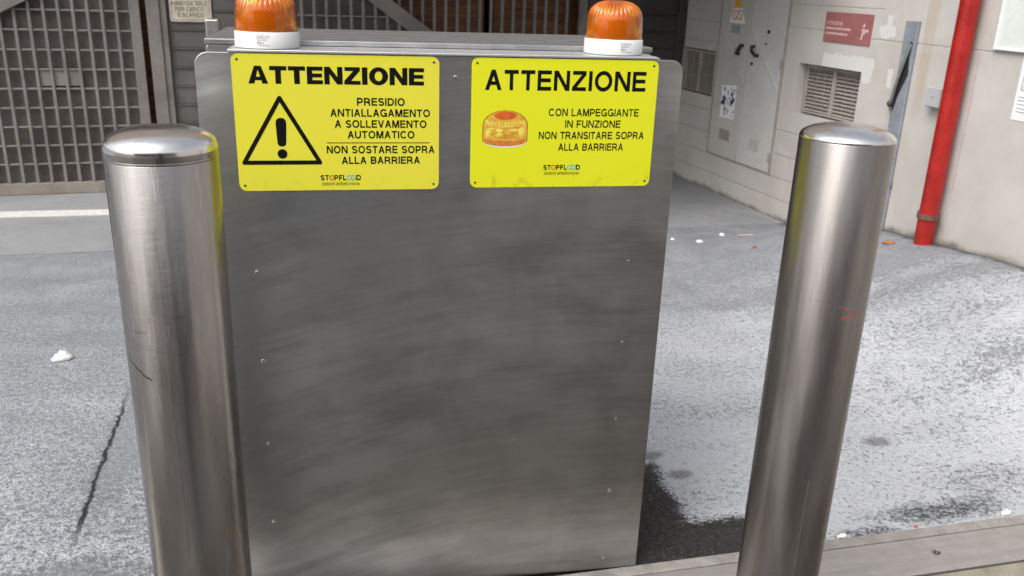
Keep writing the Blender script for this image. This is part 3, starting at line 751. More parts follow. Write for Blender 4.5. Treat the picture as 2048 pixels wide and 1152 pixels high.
# ================================================================== warning signs
def sign_base(name, label, x0, z0, w, h, mat):
    t = thing(name, label, 'warning sign', (x0, 0, z0))
    bm = bm_new(); prism(bm, rrect(0, w, 0, h, .0145, 6), 'y', -.0008, -.0030); obj('plate', bm, mat, t, .0004)
    for cx in (.011, w-.011):
        for cz in (.011, h-.011):
            bm = bm_new(); flat(bm, ell(cx, cz, .0026, .0026, n=14), -.00312); obj('fixing_hole', bm, 'hollow_dark', t)
    return t
ZS1 = 1.2798-.2684
s1 = sign_base('warning_sign', 'yellow plate reading ATTENZIONE with a black warning triangle', 0, ZS1, .4, .2684, 'yel1')
PY = -.0033
def tx(bm, s, xc, w, zc, hh, z0, t, x0=0): caps(bm, s, xc-w/2-x0, xc+w/2-x0, zc-hh/2-z0, zc+hh/2-z0, PY, t)
bm = bm_new(); heavy(bm, 'ATTENZIONE', .030, .369, 1.2405-.0168-ZS1, 1.2405+.0168-ZS1, PY); obj('heading', bm, 'black', s1)
bm = bm_new()
for s, xc, w, zc in (('PRESIDIO', .283, .0945, 1.1905), ('ANTIALLAGAMENTO', .282, .198, 1.1685), ('A SOLLEVAMENTO', .2825, .183, 1.1465), ('AUTOMATICO', .2825, .134, 1.1250),
                     ('NON SOSTARE SOPRA', .282, .217, 1.0948), ('ALLA BARRIERA', .2815, .158, 1.0730)):
    tx(bm, s, xc, w, zc, .0152, ZS1, .20)
bar2(bm, (.174, 1.1085-ZS1), (.380, 1.1085-ZS1), .0016, PY)
obj('lettering', bm, 'black', s1)
# triangle outline with rounded corners and an exclamation mark
bm = bm_new()
A, B_, C_ = (.0865, 1.1965-ZS1), (.0125, 1.0690-ZS1), (.1595, 1.0690-ZS1)
def ring(bm, tri, wd):
    cx = sum(p[0] for p in tri)/3; cz = sum(p[1] for p in tri)/3
    n = len(tri); inner = []; outer = []
    for i in range(n):
        p, a, b = Vector(tri[i]), Vector(tri[i-1]), Vector(tri[(i+1) % n])
        d1 = (a-p).normalized(); d2 = (b-p).normalized(); bis = (d1+d2).normalized(); sn = abs(d1.x*bis.y-d1.y*bis.x)
        inner.append(p+bis*(wd/2)/sn)
        for k in range(7):     # round outside corner
            n1 = -(d2-d1*d2.dot(d1)).normalized(); n2 = -(d1-d2*d1.dot(d2)).normalized()
            t = k/6; v = (n1*(1-t)+n2*t).normalized(); outer.append((p+v*wd/2, i))
    ov = [(bm.verts.new((v.x, PY, v.y)), i) for v, i in outer]; iv = [bm.verts.new((v.x, PY, v.y)) for v in inner]
    m_ = len(ov)
    for k in range(m_):
        a, ia = ov[k]; b, ib = ov[(k+1) % m_]
        bm.faces.new((a, b, iv[ia]) if ia == ib else (a, b, iv[ib], iv[ia]))
ring(bm, [A, B_, C_], .0084)
ex = [(-.0102, 1.146), (-.0098, 1.1515), (-.0072, 1.1558), (-.0030, 1.1578), (.0030, 1.1578), (.0072, 1.1558), (.0098, 1.1515), (.0102, 1.146),
      (.0084, 1.1085), (.0074, 1.1045), (.0045, 1.1020), (0, 1.1012), (-.0045, 1.1020), (-.0074, 1.1045), (-.0084, 1.1085)]
flat(bm, [(x+.0868, z-ZS1) for x, z in ex], PY)
flat(bm, ell(.0868, 1.0865-ZS1, .0096, .0096), PY)
obj('warning_triangle', bm, 'black', s1)

def logo(parent, xc, z, z0, x0):
    xs0 = xc-.0405-x0; zb = z-z0
    W = .0810; hh = .0108
    bm = bm_new()
    for s, a, b in (('ST', 0, .205), ('PFL', .345, .635), ('D', .885, 1.0)):
        caps(bm, s, xs0+a*W, xs0+b*W, zb-hh/2, zb+hh/2, PY, .22)
    lg = obj('logo', bm, 'black', parent)
    for a, b, mt in ((.215, .335, 'logo_red'), (.645, .775, 'logo_blue'), (.750, .880, 'logo_blue')):
        bm = bm_new(); cx = xs0+(a+b)/2*W; r = (b-a)/2*W
        o = [bm.verts.new((x, PY-(.0001 if a > .7 else 0), zz)) for x, zz in ell(cx, zb, r, hh*.52)]; i_ = [bm.verts.new((x, PY-(.0001 if a > .7 else 0), zz)) for x, zz in ell(cx, zb, r-.0019, hh*.52-.0019)]
        for k in range(len(o)): bm.faces.new((o[k], o[(k+1) % len(o)], i_[(k+1) % len(o)], i_[k]))
        obj('logo_ring', bm, mt, lg)
    bm = bm_new(); text(bm, 'sistemi antialluvione', xs0+.03*W, xs0+.965*W, zb-hh/2-.0105, zb-hh/2-.0028, PY); obj('tagline', bm, 'black', lg)
logo(s1, .1995, 1.0375, ZS1, 0)

X2, ZS2 = .4655, 1.2798-.2663
s2 = sign_base('warning_sign', 'lime yellow plate reading ATTENZIONE with a picture of an orange lamp', X2, ZS2, .3959, .2663, 'yel2')
bm = bm_new(); tx(bm, 'ATTENZIONE', .6640, .342, 1.2365, .0405, ZS2, .20, X2); obj('heading', bm, 'black', s2)
bm = bm_new()
for s, xc, w, zc in (('CON LAMPEGGIANTE', .7265, .196, 1.1720), ('IN FUNZIONE', .7255, .121, 1.1480), ('NON TRANSITARE SOPRA', .7245, .231, 1.1240), ('ALLA BARRIERA', .7240, .143, 1.0993)):
    tx(bm, s, xc, w, zc, .0155, ZS2, .18, X2)
obj('lettering', bm, 'black', s2)
logo(s2, .6625, 1.0560, ZS2, X2)
# printed picture of the lamp
bm = bm_new(); lx, lz = .5372-X2, 1.133-ZS2
flat(bm, ell(lx, lz-.0215, .0465, .0135, 180, 360) , PY); pic = obj('lamp_picture', bm, 'white_print', s2)
def dome(k): return [(lx+.0475*k*math.cos(R(a)), lz+.012+.0305*k*math.sin(R(a))) for a in range(0, 181, 10)] + ell(lx, lz-.0195, .0475*k, .0125*k, 180, 360, 18)
bm = bm_new(); flat(bm, dome(1.0), PY-.0001); obj('lamp_outline', bm, 'lamp_dk', pic)
bm = bm_new(); flat(bm, dome(.965), PY-.0002); obj('lamp_body', bm, 'lamp_am', pic)
bm = bm_new(); flat(bm, ell(lx, lz+.0315, .0240, .0085), PY-.0003); obj('lamp_top', bm, 'lamp_rd', pic)
bm = bm_new(); flat(bm, [(lx-.0445, lz-.015)] + ell(lx, lz-.0195, .0440, .0112, 180, 360, 16) + [(lx+.0445, lz-.015), (lx+.02, lz-.0205), (lx-.02, lz-.0205)], PY-.0003); obj('lamp_band', bm, 'lamp_or', pic)
random.seed(5)
bm = bm_new()
for k in range(17):
    a = -1+2*k/16; x = lx+.041*math.sin(a*1.35); z = lz+.0175-.004*math.cos(a*1.5)+.0018*random.random()
    bar2(bm, (x, z-.0035), (x+.0008*random.uniform(-1, 1), z+.0035+.002*random.random()), .0022, PY-.0004)
for x, z, rx, rz in ((-.036, -.004, .0055, .0085), (-.012, .001, .008, .0035), (.018, .002, .0095, .0022), (.034, -.001, .006, .009), (-.012, -.008, .0065, .0045), (.004, .009, .020, .0012), (-.028, .006, .007, .002)):
    flat(bm, ell(lx+x, lz+z, rx, rz, n=14), PY-.0004)
obj('lamp_highlights', bm, 'lamp_lt', pic)
bm = bm_new()
for k in range(15): bar2(bm, (lx-.0135+.0019*k, lz-.0165), (lx-.0135+.0019*k, lz-.008), .0006, PY-.0005)
for x, z, w_ in ((-.03, .0075, .018), (.025, .0075, .016), (.02, -.004, .02), (-.03, -.007, .012)): bar2(bm, (lx+x-w_/2, lz+z), (lx+x+w_/2, lz+z), .0012, PY-.0005)
obj('lamp_ribs', bm, 'lamp_or', pic)

# ================================================================== beacons on the cabinet
def beacon():
    t = thing('beacon_light', 'x', 'warning light', (0, 0, 1.2873))
    bm = bm_new(); lathe(bm, [(0, 0), (.0610, 0), (.0625, .0015), (.0622, .0300), (.0608, .0318), (0, .0318)], 96); base = obj('base', bm, 'beacon_base', t, smooth=True)
    bm = bm_new(); lathe(bm, [(.0600, .0318), (.0606, .0321), (.0606, .0332), (.0598, .0335), (0, .0335)], 96); obj('gasket', bm, 'dark_core', t, smooth=True)
    # lens: a hollow amber shell, ribbed outside on its shoulder, fine flutes inside
    seg = 288
    outer = [(.0598, .0336), (.0600, .0350), (.0596, .0480), (.0590, .0640), (.0580, .0760), (.0560, .0840), (.0520, .0915), (.0460, .0980), (.0380, .1030), (.0280, .1065), (.0150, .1085), (0, .1092)]
    inner = [(.0575, .0336), (.0574, .0480), (.0568, .0640), (.0556, .0750), (.0530, .0830), (.0480, .0905), (.0420, .0960), (.0340, .1005), (.0250, .1038), (.0130, .1055), (0, .1060)]
    bm = bm_new(); ring_o = []; ring_i = []
    def mk(prof, outside):
        out = []
        for r, z in prof:
            if r < 1e-6: out.append([bm.verts.new((0, 0, z))]); continue
            row = []
            for i in range(seg):
                a = 2*math.pi*i/seg; rr = r; zz = z
                if outside and z > .080 and r > .024:       # coarse ribs round the shoulder
                    c = .5+.5*math.cos(a*36); wgt = sstep(.080, .088, z)*sstep(.022, .032, r)
                    rr = r - .0022*wgt*(1-c**.6); zz = z - .0016*wgt*(1-c**.6)
                if not outside and z < .060:                # fine flutes
                    rr = r + .0007*math.cos(a*96)
                row.append(bm.verts.new((rr*math.cos(a), rr*math.sin(a), zz)))
            out.append(row)
        return out
    ro, ri = mk(outer, True), mk(inner, False)
    def skin(rows):
        for a, b in zip(rows, rows[1:]):
            for i in range(seg):
                j = (i+1) % seg
                bm.faces.new((a[i], a[j], b[0]) if len(b) == 1 else (a[i], a[j], b[j], b[i]))
    skin(ro); skin(ri)
    for i in range(seg): bm.faces.new((ro[0][i], ro[0][(i+1) % seg], ri[0][(i+1) % seg], ri[0][i]))
    bmesh.ops.recalc_face_normals(bm, faces=bm.faces)
    obj('lens', bm, 'lens', t, smooth=True, angle=60)
    bm = bm_new(); lathe(bm, [(0, .0338), (.0545, .0338), (.0545, .0360), (.0500, .0365), (.0495, .0560), (.0440, .0565), (.0440, .0700), (.0490, .0706), (.0470, .0790), (.040, .0880), (.026, .0950), (0, .0975)], 64); ref = obj('reflector', bm, 'amber_core', t, smooth=True)
    for a in range(-170, 190, 10):
        if a % 90 in (20, 30, 70): continue
        bm = bm_new(); ca, sa = math.cos(R(a)), math.sin(R(a))
        tube(bm, [(.0508*ca, .0508*sa, .0372), (.0508*ca, .0508*sa, .0545)], .0011, 6); obj('rib', bm, 'dark_core', ref)
    for a in (-60, -135, 45):
        bm = bm_new(); tube(bm, [(.0490*math.cos(R(a)), .0490*math.sin(R(a)), .044), (.0520*math.cos(R(a)), .0520*math.sin(R(a)), .044)], .0055, 14); obj('socket', bm, 'dark_core', ref)
    # printed maker's label on the white base
    def wrapf(x, z): a = -math.pi/2 + x/.0625; return (.06265*math.cos(a), .06265*math.sin(a), z)
    bm = bm_new()
    text(bm, 'SIRENA', -.013, .013, .0218, .0262, 0, wrap=wrapf)
    random.seed(11)
    for row, (z, n) in enumerate(((.0195, 4), (.0168, 4), (.0128, 3), (.0102, 3), (.0072, 4))):
        x = -.011 if row < 4 else -.008
        for k in range(n):
            w_ = random.uniform(.0022, .0048); vv = [bm.verts.new(wrapf(*p)) for p in ((x, z), (x+w_, z), (x+w_, z+.0011), (x, z+.0011))]; bm.faces.new(vv); x += w_+.0013
    e = [bm.verts.new(wrapf(-.008+.0032*math.cos(a*.449), .0128+.0024*math.sin(a*.449))) for a in range(14)]; e2 = [bm.verts.new(wrapf(-.008+.0025*math.cos(a*.449), .0128+.0018*math.sin(a*.449))) for a in range(14)]
    for k in range(14): bm.faces.new((e[k], e[(k+1) % 14], e2[(k+1) % 14], e2[k]))
    obj('printed_label', bm, 'grey_print', base)
    return t
b1 = beacon(); b1.location = (.0660, .060, 1.2873); b1.rotation_euler = (0, 0, R(-4))
b2 = copy_tree(b1); b2.location = (.7800, .068, 1.2873); b2.rotation_euler = (0, 0, R(8))
tag(b1, 'amber flashing beacon on the cabinet top above the warning triangle sign', 'warning light', 'amber beacons on the cabinet')
tag(b2, 'amber flashing beacon on the cabinet top above the lamp picture sign', 'warning light', 'amber beacons on the cabinet')

# ================================================================== bollards
def bollard(loc, label, mat, seam):
    t = thing('bollard', label, 'bollard', loc, 0, 'steel bollards in front of the cabinet')
    rr = .085; zs = 1.150 if seam else 1.174
    bm = bm_new(); lathe(bm, [(rr, -.02), (rr, zs-.0012), (rr-.0008, zs)], 128); obj('tube', bm, mat, t, smooth=True)
    if seam:    # welded domed cap with a low, uneven bead
        bm = bm_new(); lathe(bm, [(rr-.0008, zs), (rr+.0001, zs+.0006), (rr+.0004, zs+.0016), (rr+.0001, zs+.0026), (rr-.0002, zs+.0040)], 128); obj('weld_bead', bm, mat, t, smooth=True, angle=80)
        z0 = zs+.004; bm = bm_new(); lathe(bm, [(rr-.0002, z0), (rr, z0+.0015), (rr, z0+.0095)], 128); obj('cap_skirt', bm, mat, t, smooth=True); prof = [(rr, z0+.0095)]; hh, ex = .0340, 2.5
    else:
        z0 = zs; prof = [(rr-.0008, zs), (rr, zs+.001)]; hh, ex = .0265, 2.15
    zb_ = prof[-1][1]
    for i in range(1, 33):
        a = R(90*i/32); prof.append((rr*max(0, math.cos(a))**(2/ex), zb_+hh*math.sin(a)**(2/ex)))
    prof[-1] = (0, zb_+hh)
    bm = bm_new(); lathe(bm, prof, 128); obj('cap', bm, 'cap', t, smooth=True, angle=80)
    return t
bollard((-.0755, -.350, 0), 'scuffed stainless steel bollard with a welded cap seam, nearer the warning triangle sign', 'bollard_worn', True)
bollard((1.1185, -.325, 0), 'smooth stainless steel bollard with a red paint scrape, in front of the white wall', 'bollard', False)

# ================================================================== the white wall and what hangs on it
WRZ = math.atan2(WT.y, WT.x)
def wthing(name, label, cat, s, z, group=None, out=0.0):
    p = WP + WT*s + WN*out; return thing(name, label, cat, (p.x, p.y, z), WRZ, group)
wall = thing('block_wall', 'long off-white painted block wall on the right of the yard', 'wall', tuple(WP), WRZ)
bm = bm_new()
WH = 2.6
# pieces round the two louvre openings (local: x along the wall, y out of it)
OPEN = [(-.512, .055, .700, 1.008), (1.028, 1.502, .675, .995)]
box(bm, -9, -.512, -.35, 0, -.3, WH); box(bm, .055, 1.028, -.35, 0, -.3, WH)
box(bm, 1.5022, 3.2, -.35, 0, -.3, WH)
for s0, s1, z0, z1 in OPEN:
    box(bm, s0, s1, -.35, 0, -.3, z0); box(bm, s0, s1, -.35, 0, z1, WH)
bmesh.ops.remove_doubles(bm, verts=bm.verts, dist=.0001)
obj('wall_surface', bm, 'wall', wall)
for i, (s0, s1, z0, z1) in enumerate(OPEN):
    bm = bm_new(); box(bm, s0, s1, -.12, -.10, z0, z1)
    lv = obj('louvre', bm, 'vent_dk', wall)
    f0, f1 = s0+.012, s1-.012; mid = (f0+f1)/2 - (.0 if i else .0); dp = .055 if i == 0 else .02
    bm = bm_new(); fw = .020
    box(bm, f0, f0+fw, -.07, -dp, z0+.010, z1-.010); box(bm, f1-fw, f1, -.07, -dp, z0+.010, z1-.010)
    box(bm, mid-.014, mid+.014, -.07, -dp+.004, z0+.010, z1-.010)
    for a, b in ((f0+fw, mid-.014), (mid+.014, f1-fw)):
        box(bm, a, b, -.07, -dp, z1-.028, z1-.010); box(bm, a, b, -.07, -dp, z0+.010, z0+.022)
    obj('frame', bm, 'vent', lv, .0015)
    bm = bm_new(); n = 12
    for a, b in ((f0+fw, mid-.014), (mid+.014, f1-fw)):
        for k in range(n):
            z = z0+.030+(z1-z0-.066)*k/(n-1); h_ = (z1-z0)/n*.62
            prism(bm, [(-dp-.028, z+h_), (-dp-.026, z+h_), (-dp-.002, z-h_*.1), (-dp-.002, z-h_*.22), (-dp-.006, z-h_*.22)], 'x', a, b)
        for q in (.33, .66) if i == 0 else (.5,):
            m_ = a+(b-a)*q; box(bm, m_-.002, m_+.002, -dp-.04, -dp-.006, z0+.022, z1-.028)
    obj('slats', bm, 'vent', lv)
# double metal door of the meter cupboard
door = wthing('cupboard_door', 'pale grey double metal cupboard door with pressed crosses set in the wall', 'door', .6, 0)
DZ0, DZ1 = .285, 1.95
bm = bm_new()
for a, b in ((-.400, -.385), (.385, .400)): box(bm, a, b, .0005, .012, DZ0-.012, DZ1+.015)
box(bm, -.385, .385, .0005, .012, DZ1, DZ1+.015); box(bm, -.385, .385, .0005, .006, DZ0-.012, DZ0-.002)
obj('frame', bm, 'vent', door, .001)
def leaf(x0, x1, mt, left):
    bm = bm_new(); box(bm, x0, x1, .0008, .010, DZ0, DZ1); lf = obj('door_leaf', bm, mt, door, .002)
    bm = bm_new()
    cx0, cx1, za, zb = x0+.006, x1-.006, .805, 1.185
    for p, q in (((cx0, za), (cx1, zb)), ((cx0, zb), (cx1, za))):
        # pressed crease: a low triangular ridge
        P = Vector((p[0], p[1])); Q = Vector((q[0], q[1])); d = (Q-P).normalized(); n = Vector((-d.y, d.x))*.006
        a = [bm.verts.new((v.x, y, v.y)) for v, y in ((P-n, .0101), (P, .0130), (P+n, .0101))]; b = [bm.verts.new((v.x, y, v.y)) for v, y in ((Q-n, .0101), (Q, .0130), (Q+n, .0101))]
        bm.faces.new((a[0], a[1], b[1], b[0])); bm.faces.new((a[1], a[2], b[2], b[1]))
    obj('pressed_cross', bm, mt, lf)
    bm = bm_new()
    for p, q in (((cx0, za), (cx1, zb)), ((cx0, zb), (cx1, za))):
        P = Vector((p[0], p[1])); Q = Vector((q[0], q[1])); d = (Q-P).normalized(); n = Vector((-d.y, d.x))
        c0 = P-n*.0068; c1 = Q-n*.0068; w_ = n*.0010
        bm.faces.new([bm.verts.new((v.x, .0103, v.y)) for v in (c0-w_, c1-w_, c1+w_, c0+w_)])
    obj('crease_line', bm, 'door_line', lf)  # thin darker line along the lower side of each crease
    return lf
l_far = leaf(.0125, .384, 'door', True); l_near = leaf(-.384, .0065, 'door2', False)
for lf, pa, pb in ((l_far, (.076, 1.062), (.117, 1.005)), (l_near, (-.059, 1.066), (-.112, 1.010))):
    bm = bm_new(); mx = ((pa[0]+pb[0])/2+(.018 if lf is l_near else 0), (pa[1]+pb[1])/2)
    tube(bm, [(pa[0], .010, pa[1]), (pa[0], .034, pa[1]), (mx[0], .036, mx[1]), (pb[0], .034, pb[1]), (pb[0], .010, pb[1])], .011, 10); obj('handle', bm, 'black_pl', lf, smooth=True)
for px, pz, r in ((-.054, .954, .010), (-.204, 1.168, .011), (-.19, 1.09, .005)):
    bm = bm_new(); bm2 = tube(bm, [(px, .010, pz), (px, .018, pz)], r, 14); obj('lock', bm, 'black_pl', l_near)
def small_vent(lf, x0, x1, z0, z1, mt='vent'):
    bm = bm_new(); box(bm, x0, x1, .0102, .0125, z0, z1); v = obj('vent_grille', bm, mt, lf)
    bm = bm_new()
    for k in range(6):
        z = z0+(z1-z0)*(k+.5)/6; box(bm, x0+.006, x1-.006, .0126, .016, z-.0045, z+.0025)
    obj('vent_slats', bm, mt, v)
small_vent(l_far, .112, .250, .402, .478); small_vent(l_near, -.252, -.124, .395, .478, 'door')
for px, z0, z1, lf in ((-.381, .95, 1.01, l_near), (-.381, .35, .415, l_near), (.379, .93, .97, l_far), (.379, .38, .43, l_far), (-.381, 1.55, 1.61, l_near)):
    bm = bm_new(); tube(bm, [(px, .017, z0), (px, .017, z1)], .007, 10); obj('hinge', bm, 'vent', lf, smooth=True)
bm = bm_new(); box(bm, .134, .245, .0102, .0122, 1.136, 1.190); obj('name_plate', bm, 'grey_print', l_far)

# wall-hung things: local x grows away from the camera, so text runs from +x to -x
def wprint(bm, pts, y): bm.faces.new([bm.verts.new((u, y, v)) for u, v in pts])
po = wthing('torn_poster', 'torn navy and white poster stuck on the far leaf of the grey door', 'poster', .785, .555, None, .0102)
bm = bm_new(); prism(bm, [(-.094, .005), (-.088, .238), (.094, .222), (.085, .0)], 'y', .0003, .0012); obj('sheet', bm, 'paper', po)
random.seed(21); bm = bm_new(); bm2 = bm_new()
for k in range(46):
    cx = random.uniform(-.08, .08); cz = random.uniform(.02, .215); n = random.randint(4, 6); r = random.uniform(.008, .022)
    tgt = bm if (abs(cx) > .035 and cz > .09) else bm2
    if tgt is bm2 and random.random() < .45: continue
    pts = []
    a0 = random.uniform(0, 6)
    for i in range(n):
        a = a0+2*math.pi*i/n; rr = r*random.uniform(.5, 1.3)
        pts.append((max(-.088, min(.085, cx+rr*.7*math.cos(a))), max(.005, min(.222, cz+rr*math.sin(a)))))
    y = .0014+.0001*(k % 7)
    tgt.faces.new([tgt.verts.new((u, y, v)) for u, v in pts])
obj('navy_print', bm, 'poster_blue', po); obj('grey_print', bm2, 'poster_grey', po)

stk = wthing('hazard_sticker', 'triangular yellow and white hazard sticker high on the grey door', 'sticker', .785, 1.20, None, .0102)
bm = bm_new(); prism(bm, [(-.105, 0), (.095, .004), (.06, .10), (-.05, .10)], 'y', .0003, .0010); obj('white_part', bm, 'paper', stk)
bm = bm_new(); prism(bm, [(-.045, .1005), (.055, .1005), (.006, .20)], 'y', .0003, .0012); obj('yellow_part', bm, 'yellow_tri', stk)
bm = bm_new()
for cx in (-.030, .030):
    o = [bm.verts.new((x, .0013, z)) for x, z in ell(cx, .055, .034, .036)]; i_ = [bm.verts.new((x, .0013, z)) for x, z in ell(cx, .055, .026, .028)]
    for k in range(len(o)): bm.faces.new((o[k], o[(k+1) % len(o)], i_[(k+1) % len(o)], i_[k]))
    wprint(bm, [(cx-.022, .030), (cx-.016, .026), (cx+.022, .080), (cx+.016, .084)], .0014)
obj('prohibition_rings', bm, 'orange_tri', stk)

rs = wthing('notice_sign', 'faded red rectangular notice with pale lettering above the near louvre', 'sign', -.345, 1.150, None, .0)
bm = bm_new(); box(bm, -.201, .201, .0008, .006, 0, .166); obj('plate', bm, 'red_sign', rs, .001)
bm = bm_new()
caps(bm, 'ATTENZIONE', .186, .045, .096, .116, .0064, .2)
random.seed(8)
for z, xe in ((.070, -.03), (.042, .0)):
    x = .188
    while x > xe:
        w_ = random.uniform(.008, .016); h_ = .014; box(bm, x-w_, x, .0061, .0064, z, z+h_*random.uniform(.8, 1)); x -= w_+random.choice((.003, .003, .008))
obj('lettering', bm, 'red_text', rs)
bm = bm_new()
for pts in ([(-.125, .10), (-.140, .118), (-.150, .105), (-.138, .092)], [(-.118, .085), (-.150, .088), (-.155, .060), (-.140, .056), (-.128, .066)], [(-.150, .084), (-.180, .080), (-.180, .070), (-.152, .070)],
            [(-.128, .066), (-.140, .056), (-.132, .030), (-.118, .030)], [(-.160, .090), (-.176, .086), (-.172, .078)]):
    wprint(bm, pts, .0064)
obj('pictogram', bm, 'red_text', rs)

cd = wthing('cable_duct', 'grey galvanised cable duct on the wall, open at its top with a black cable', 'cable duct', -.850, .14)
bm = bm_new(); prism(bm, [(-.046, .0008), (-.046, .014), (-.042, .018), (.042, .018), (.046, .014), (.046, .0008)], 'z', 0, 1.158); obj('channel', bm, 'galv', cd, .0015)
bm = bm_new(); box(bm, -.052, .052, .0008, .022, .30, .330); obj('band', bm, 'galv', cd, .002)
bm = bm_new(); prism(bm, [(-.036, .19+.70), (-.024, .98), (-.030, 1.05), (-.016, 1.06), (-.004, 1.0), (.010, .91), (.030, .80), (.040, .72), (.030, .70), (.012, .77), (-.010, .83)], 'y', .0182, .0186); obj('open_slot', bm, 'cable', cd)
bm = bm_new(); tube(bm, [(-.026, .019, 1.045), (-.022, .028, 1.02), (-.004, .032, .94), (.014, .036, .86), (.030, .036, .78), (.038, .034, .735), (.040, .022, .70)], .008, 10); obj('cable', bm, 'cable_grey', cd, smooth=True)
bm = bm_new(); tube(bm, [(.040, .014, .735), (.040, .040, .735)], .016, 16); obj('cable_gland', bm, 'cable', cd, smooth=True)

rp = wthing('fire_pipe', 'bright red vertical pipe running down the white wall', 'pipe', -1.245, .0, None, .062)
bm = bm_new(); lathe(bm, [(.046, .15), (.046, 2.55)], 40); bmesh.ops.holes_fill(bm, edges=bm.edges); obj('pipe', bm, 'red_pipe', rp, smooth=True)
bm = bm_new(); lathe(bm, [(.047, .362), (.054, .362), (.054, .388), (.047, .388)], 40, closed=True); box(bm, -.012, .012, -.060, -.047, .364, .386); box(bm, .047, .070, -.006, .006, .364, .386); box(bm, -.070, -.047, -.006, .006, .364, .386)
obj('clamp', bm, 'clamp', rp, smooth=True)

jb = wthing('junction_box', 'small grey junction box on the wall beside the red pipe', 'junction box', -1.118, .898)
bm = bm_new(); box(bm, -.050, .050, .0008, .050, 0, .100); obj('box', bm, 'box', jb, .006)
bm = bm_new(); box(bm, -.046, .046, .051, .056, .004, .096); obj('lid', bm, 'box', jb, .003)
bm = bm_new(); tube(bm, [(0, .056, .05), (0, .058, .05)], .004, 10); obj('screw', bm, 'screw', jb)

bd = wthing('notice_board', 'pale green board fixed high on the wall at the right edge', 'board', -1.385, 1.20)
bm = bm_new(); box(bm, -1.2, 0, .0008, .012, .012, .80); obj('panel', bm, 'board', bd)
bm = bm_new(); box(bm, -1.2, 0, .0008, .020, 0, .0115); box(bm, -.012, 0, .0125, .020, .0115, .80); obj('frame', bm, 'white_print', bd, .002)

pn = wthing('paper_notice', 'white printed paper notice on the wall at the right edge', 'notice', -1.548, .905)
bm = bm_new(); box(bm, -.30, 0, .0008, .0022, 0, .30); obj('sheet', bm, 'paper', pn)
bm = bm_new()
for k, z in enumerate((.100, .085, .068, .050, .035)): wprint(bm, [(-.20, z), (-.018, z), (-.018, z+.0045), (-.20, z+.0045)], .0025)
obj('printed_lines', bm, 'grey_print', pn)
bm = bm_new(); wprint(bm, [(-.28, .130), (-.020, .130), (-.020, .192), (-.28, .192)], .0025); pb = obj('printed_picture', bm, 'poster_grey', pn)
bm = bm_new(); wprint(bm, [(-.27, .138), (-.026, .138), (-.026, .184), (-.27, .184)], .0028); obj('picture_field', bm, 'paper', pb)
bm = bm_new(); wprint(bm, [(-.10, .142), (-.034, .142), (-.034, .162), (-.10, .162)], .0030); obj('picture_detail', bm, 'poster_blue', pb)

# ================================================================== gate front at the back of the drive (local x grows to the left, y towards the yard)
FP = Vector((2.805, 4.75, 0)); FT = Vector((-.99421, -.10742, 0)); FN = Vector((.10742, -.99421, 0))
FRZ = math.atan2(FT.y, FT.x)
def fthing(name, label, cat, u, z=0.0, group=None, out=0.0):
    p = FP + FT*u + FN*out; return thing(name, label, cat, (p.x, p.y, z), FRZ, group)
GH = 2.25
def gate(label, u0, u1, ubars, stile_side, brace, sheet_poly, rows_to, group):
    t = fthing('grille_gate', label, 'gate', u0, 0, group)
    def L(u): return u-u0
    bm = bm_new(); box(bm, 0, L(u1), -.040, .004, .006, .082); obj('bottom_rail', bm, 'gate_rail', t, .004)
    for a, b in stile_side:
        bm = bm_new(); box(bm, L(a), L(b), -.040, .004, .083, GH); obj('stile', bm, 'gate', t, .004)
    bm = bm_new(); box(bm, L(u0)+.0625, L(u1)-.0625, -.040, .004, GH-.08, GH-.001); obj('top_rail', bm, 'gate', t, .004)
    for u in ubars:
        bm = bm_new(); box(bm, L(u)-.0095, L(u)+.0095, -.026, .002, .083, GH-.081); obj('vertical_bar', bm, 'gate', t, .0025)
    k = 0
    z = .206
    while z < GH-.12:
        ua, ub = rows_to(z)
        if ub-ua > .02:
            bm = bm_new(); box(bm, L(ua), L(ub), -.026, -.004, z-.008, z+.004); obj('cross_bar', bm, 'gate', t, .003)
        z += .1195
    # backing sheet with shallow upright folds between the bars
    bm = bm_new(); prism(bm, [(L(u), z) for u, z in sheet_poly], 'y', -.050, -.046); obj('backing_sheet', bm, 'gate_sheet', t)
    if brace:
        (ua, za), (ub, zb), wd_ = brace
        bm = bm_new(); P = Vector((L(ua), za)); Q = Vector((L(ub), zb)); d = (Q-P).normalized(); n = Vector((-d.y, d.x))
        if n.y < 0: n = -n
        prism(bm, [tuple(P), tuple(Q), tuple(Q+n*wd_), tuple(P+n*wd_)], 'y', .0025, .030); obj('brace', bm, 'gate', t, .003)
    return t
bars1 = [3.978+.0828*i for i in range(0, 34)]
g1 = gate('grey steel grille gate at the left with a rusty bottom rail', 3.840, 6.86, bars1, ((3.840, 3.902), (6.79, 6.86)), ((5.75, .563), (3.903, 1.505), .14),
     [(3.86, .04), (6.84, .04), (6.84, GH-.02), (3.86, GH-.02)], lambda z: (3.903, 6.788), 'grille gates at the back of the drive')
bm = bm_new(); box(bm, 4.232-3.84, 4.4645-3.84, -.020, -.0165+.004, .700, .808); obj('lock_plate', bm, 'gate', g1, .002)
def brl(z): return 2.401-(1.268-z)/.71
bars2 = [.958+.0818*i for i in range(0, 24)]
gate('dark grille gate behind the cabinet with a diagonal brace and brown boards beyond', .800, 2.985, [u for u in bars2 if u < 2.9], ((.800, .862), (2.923, 2.985)), ((2.922, 1.268+.71*.521), (.90, 1.268-.71*1.501), .098),
     [(.83, .04), (2.95, .04), (2.95, 1.268+.71*.549+.05), (.90, .252), (.83, .20)], lambda z: (max(.863, brl(z)-.08), 2.922), 'grille gates at the back of the drive')
gp = fthing('gate_post', 'grey steel post between the left gate and the boarded panel', 'post', 3.74)
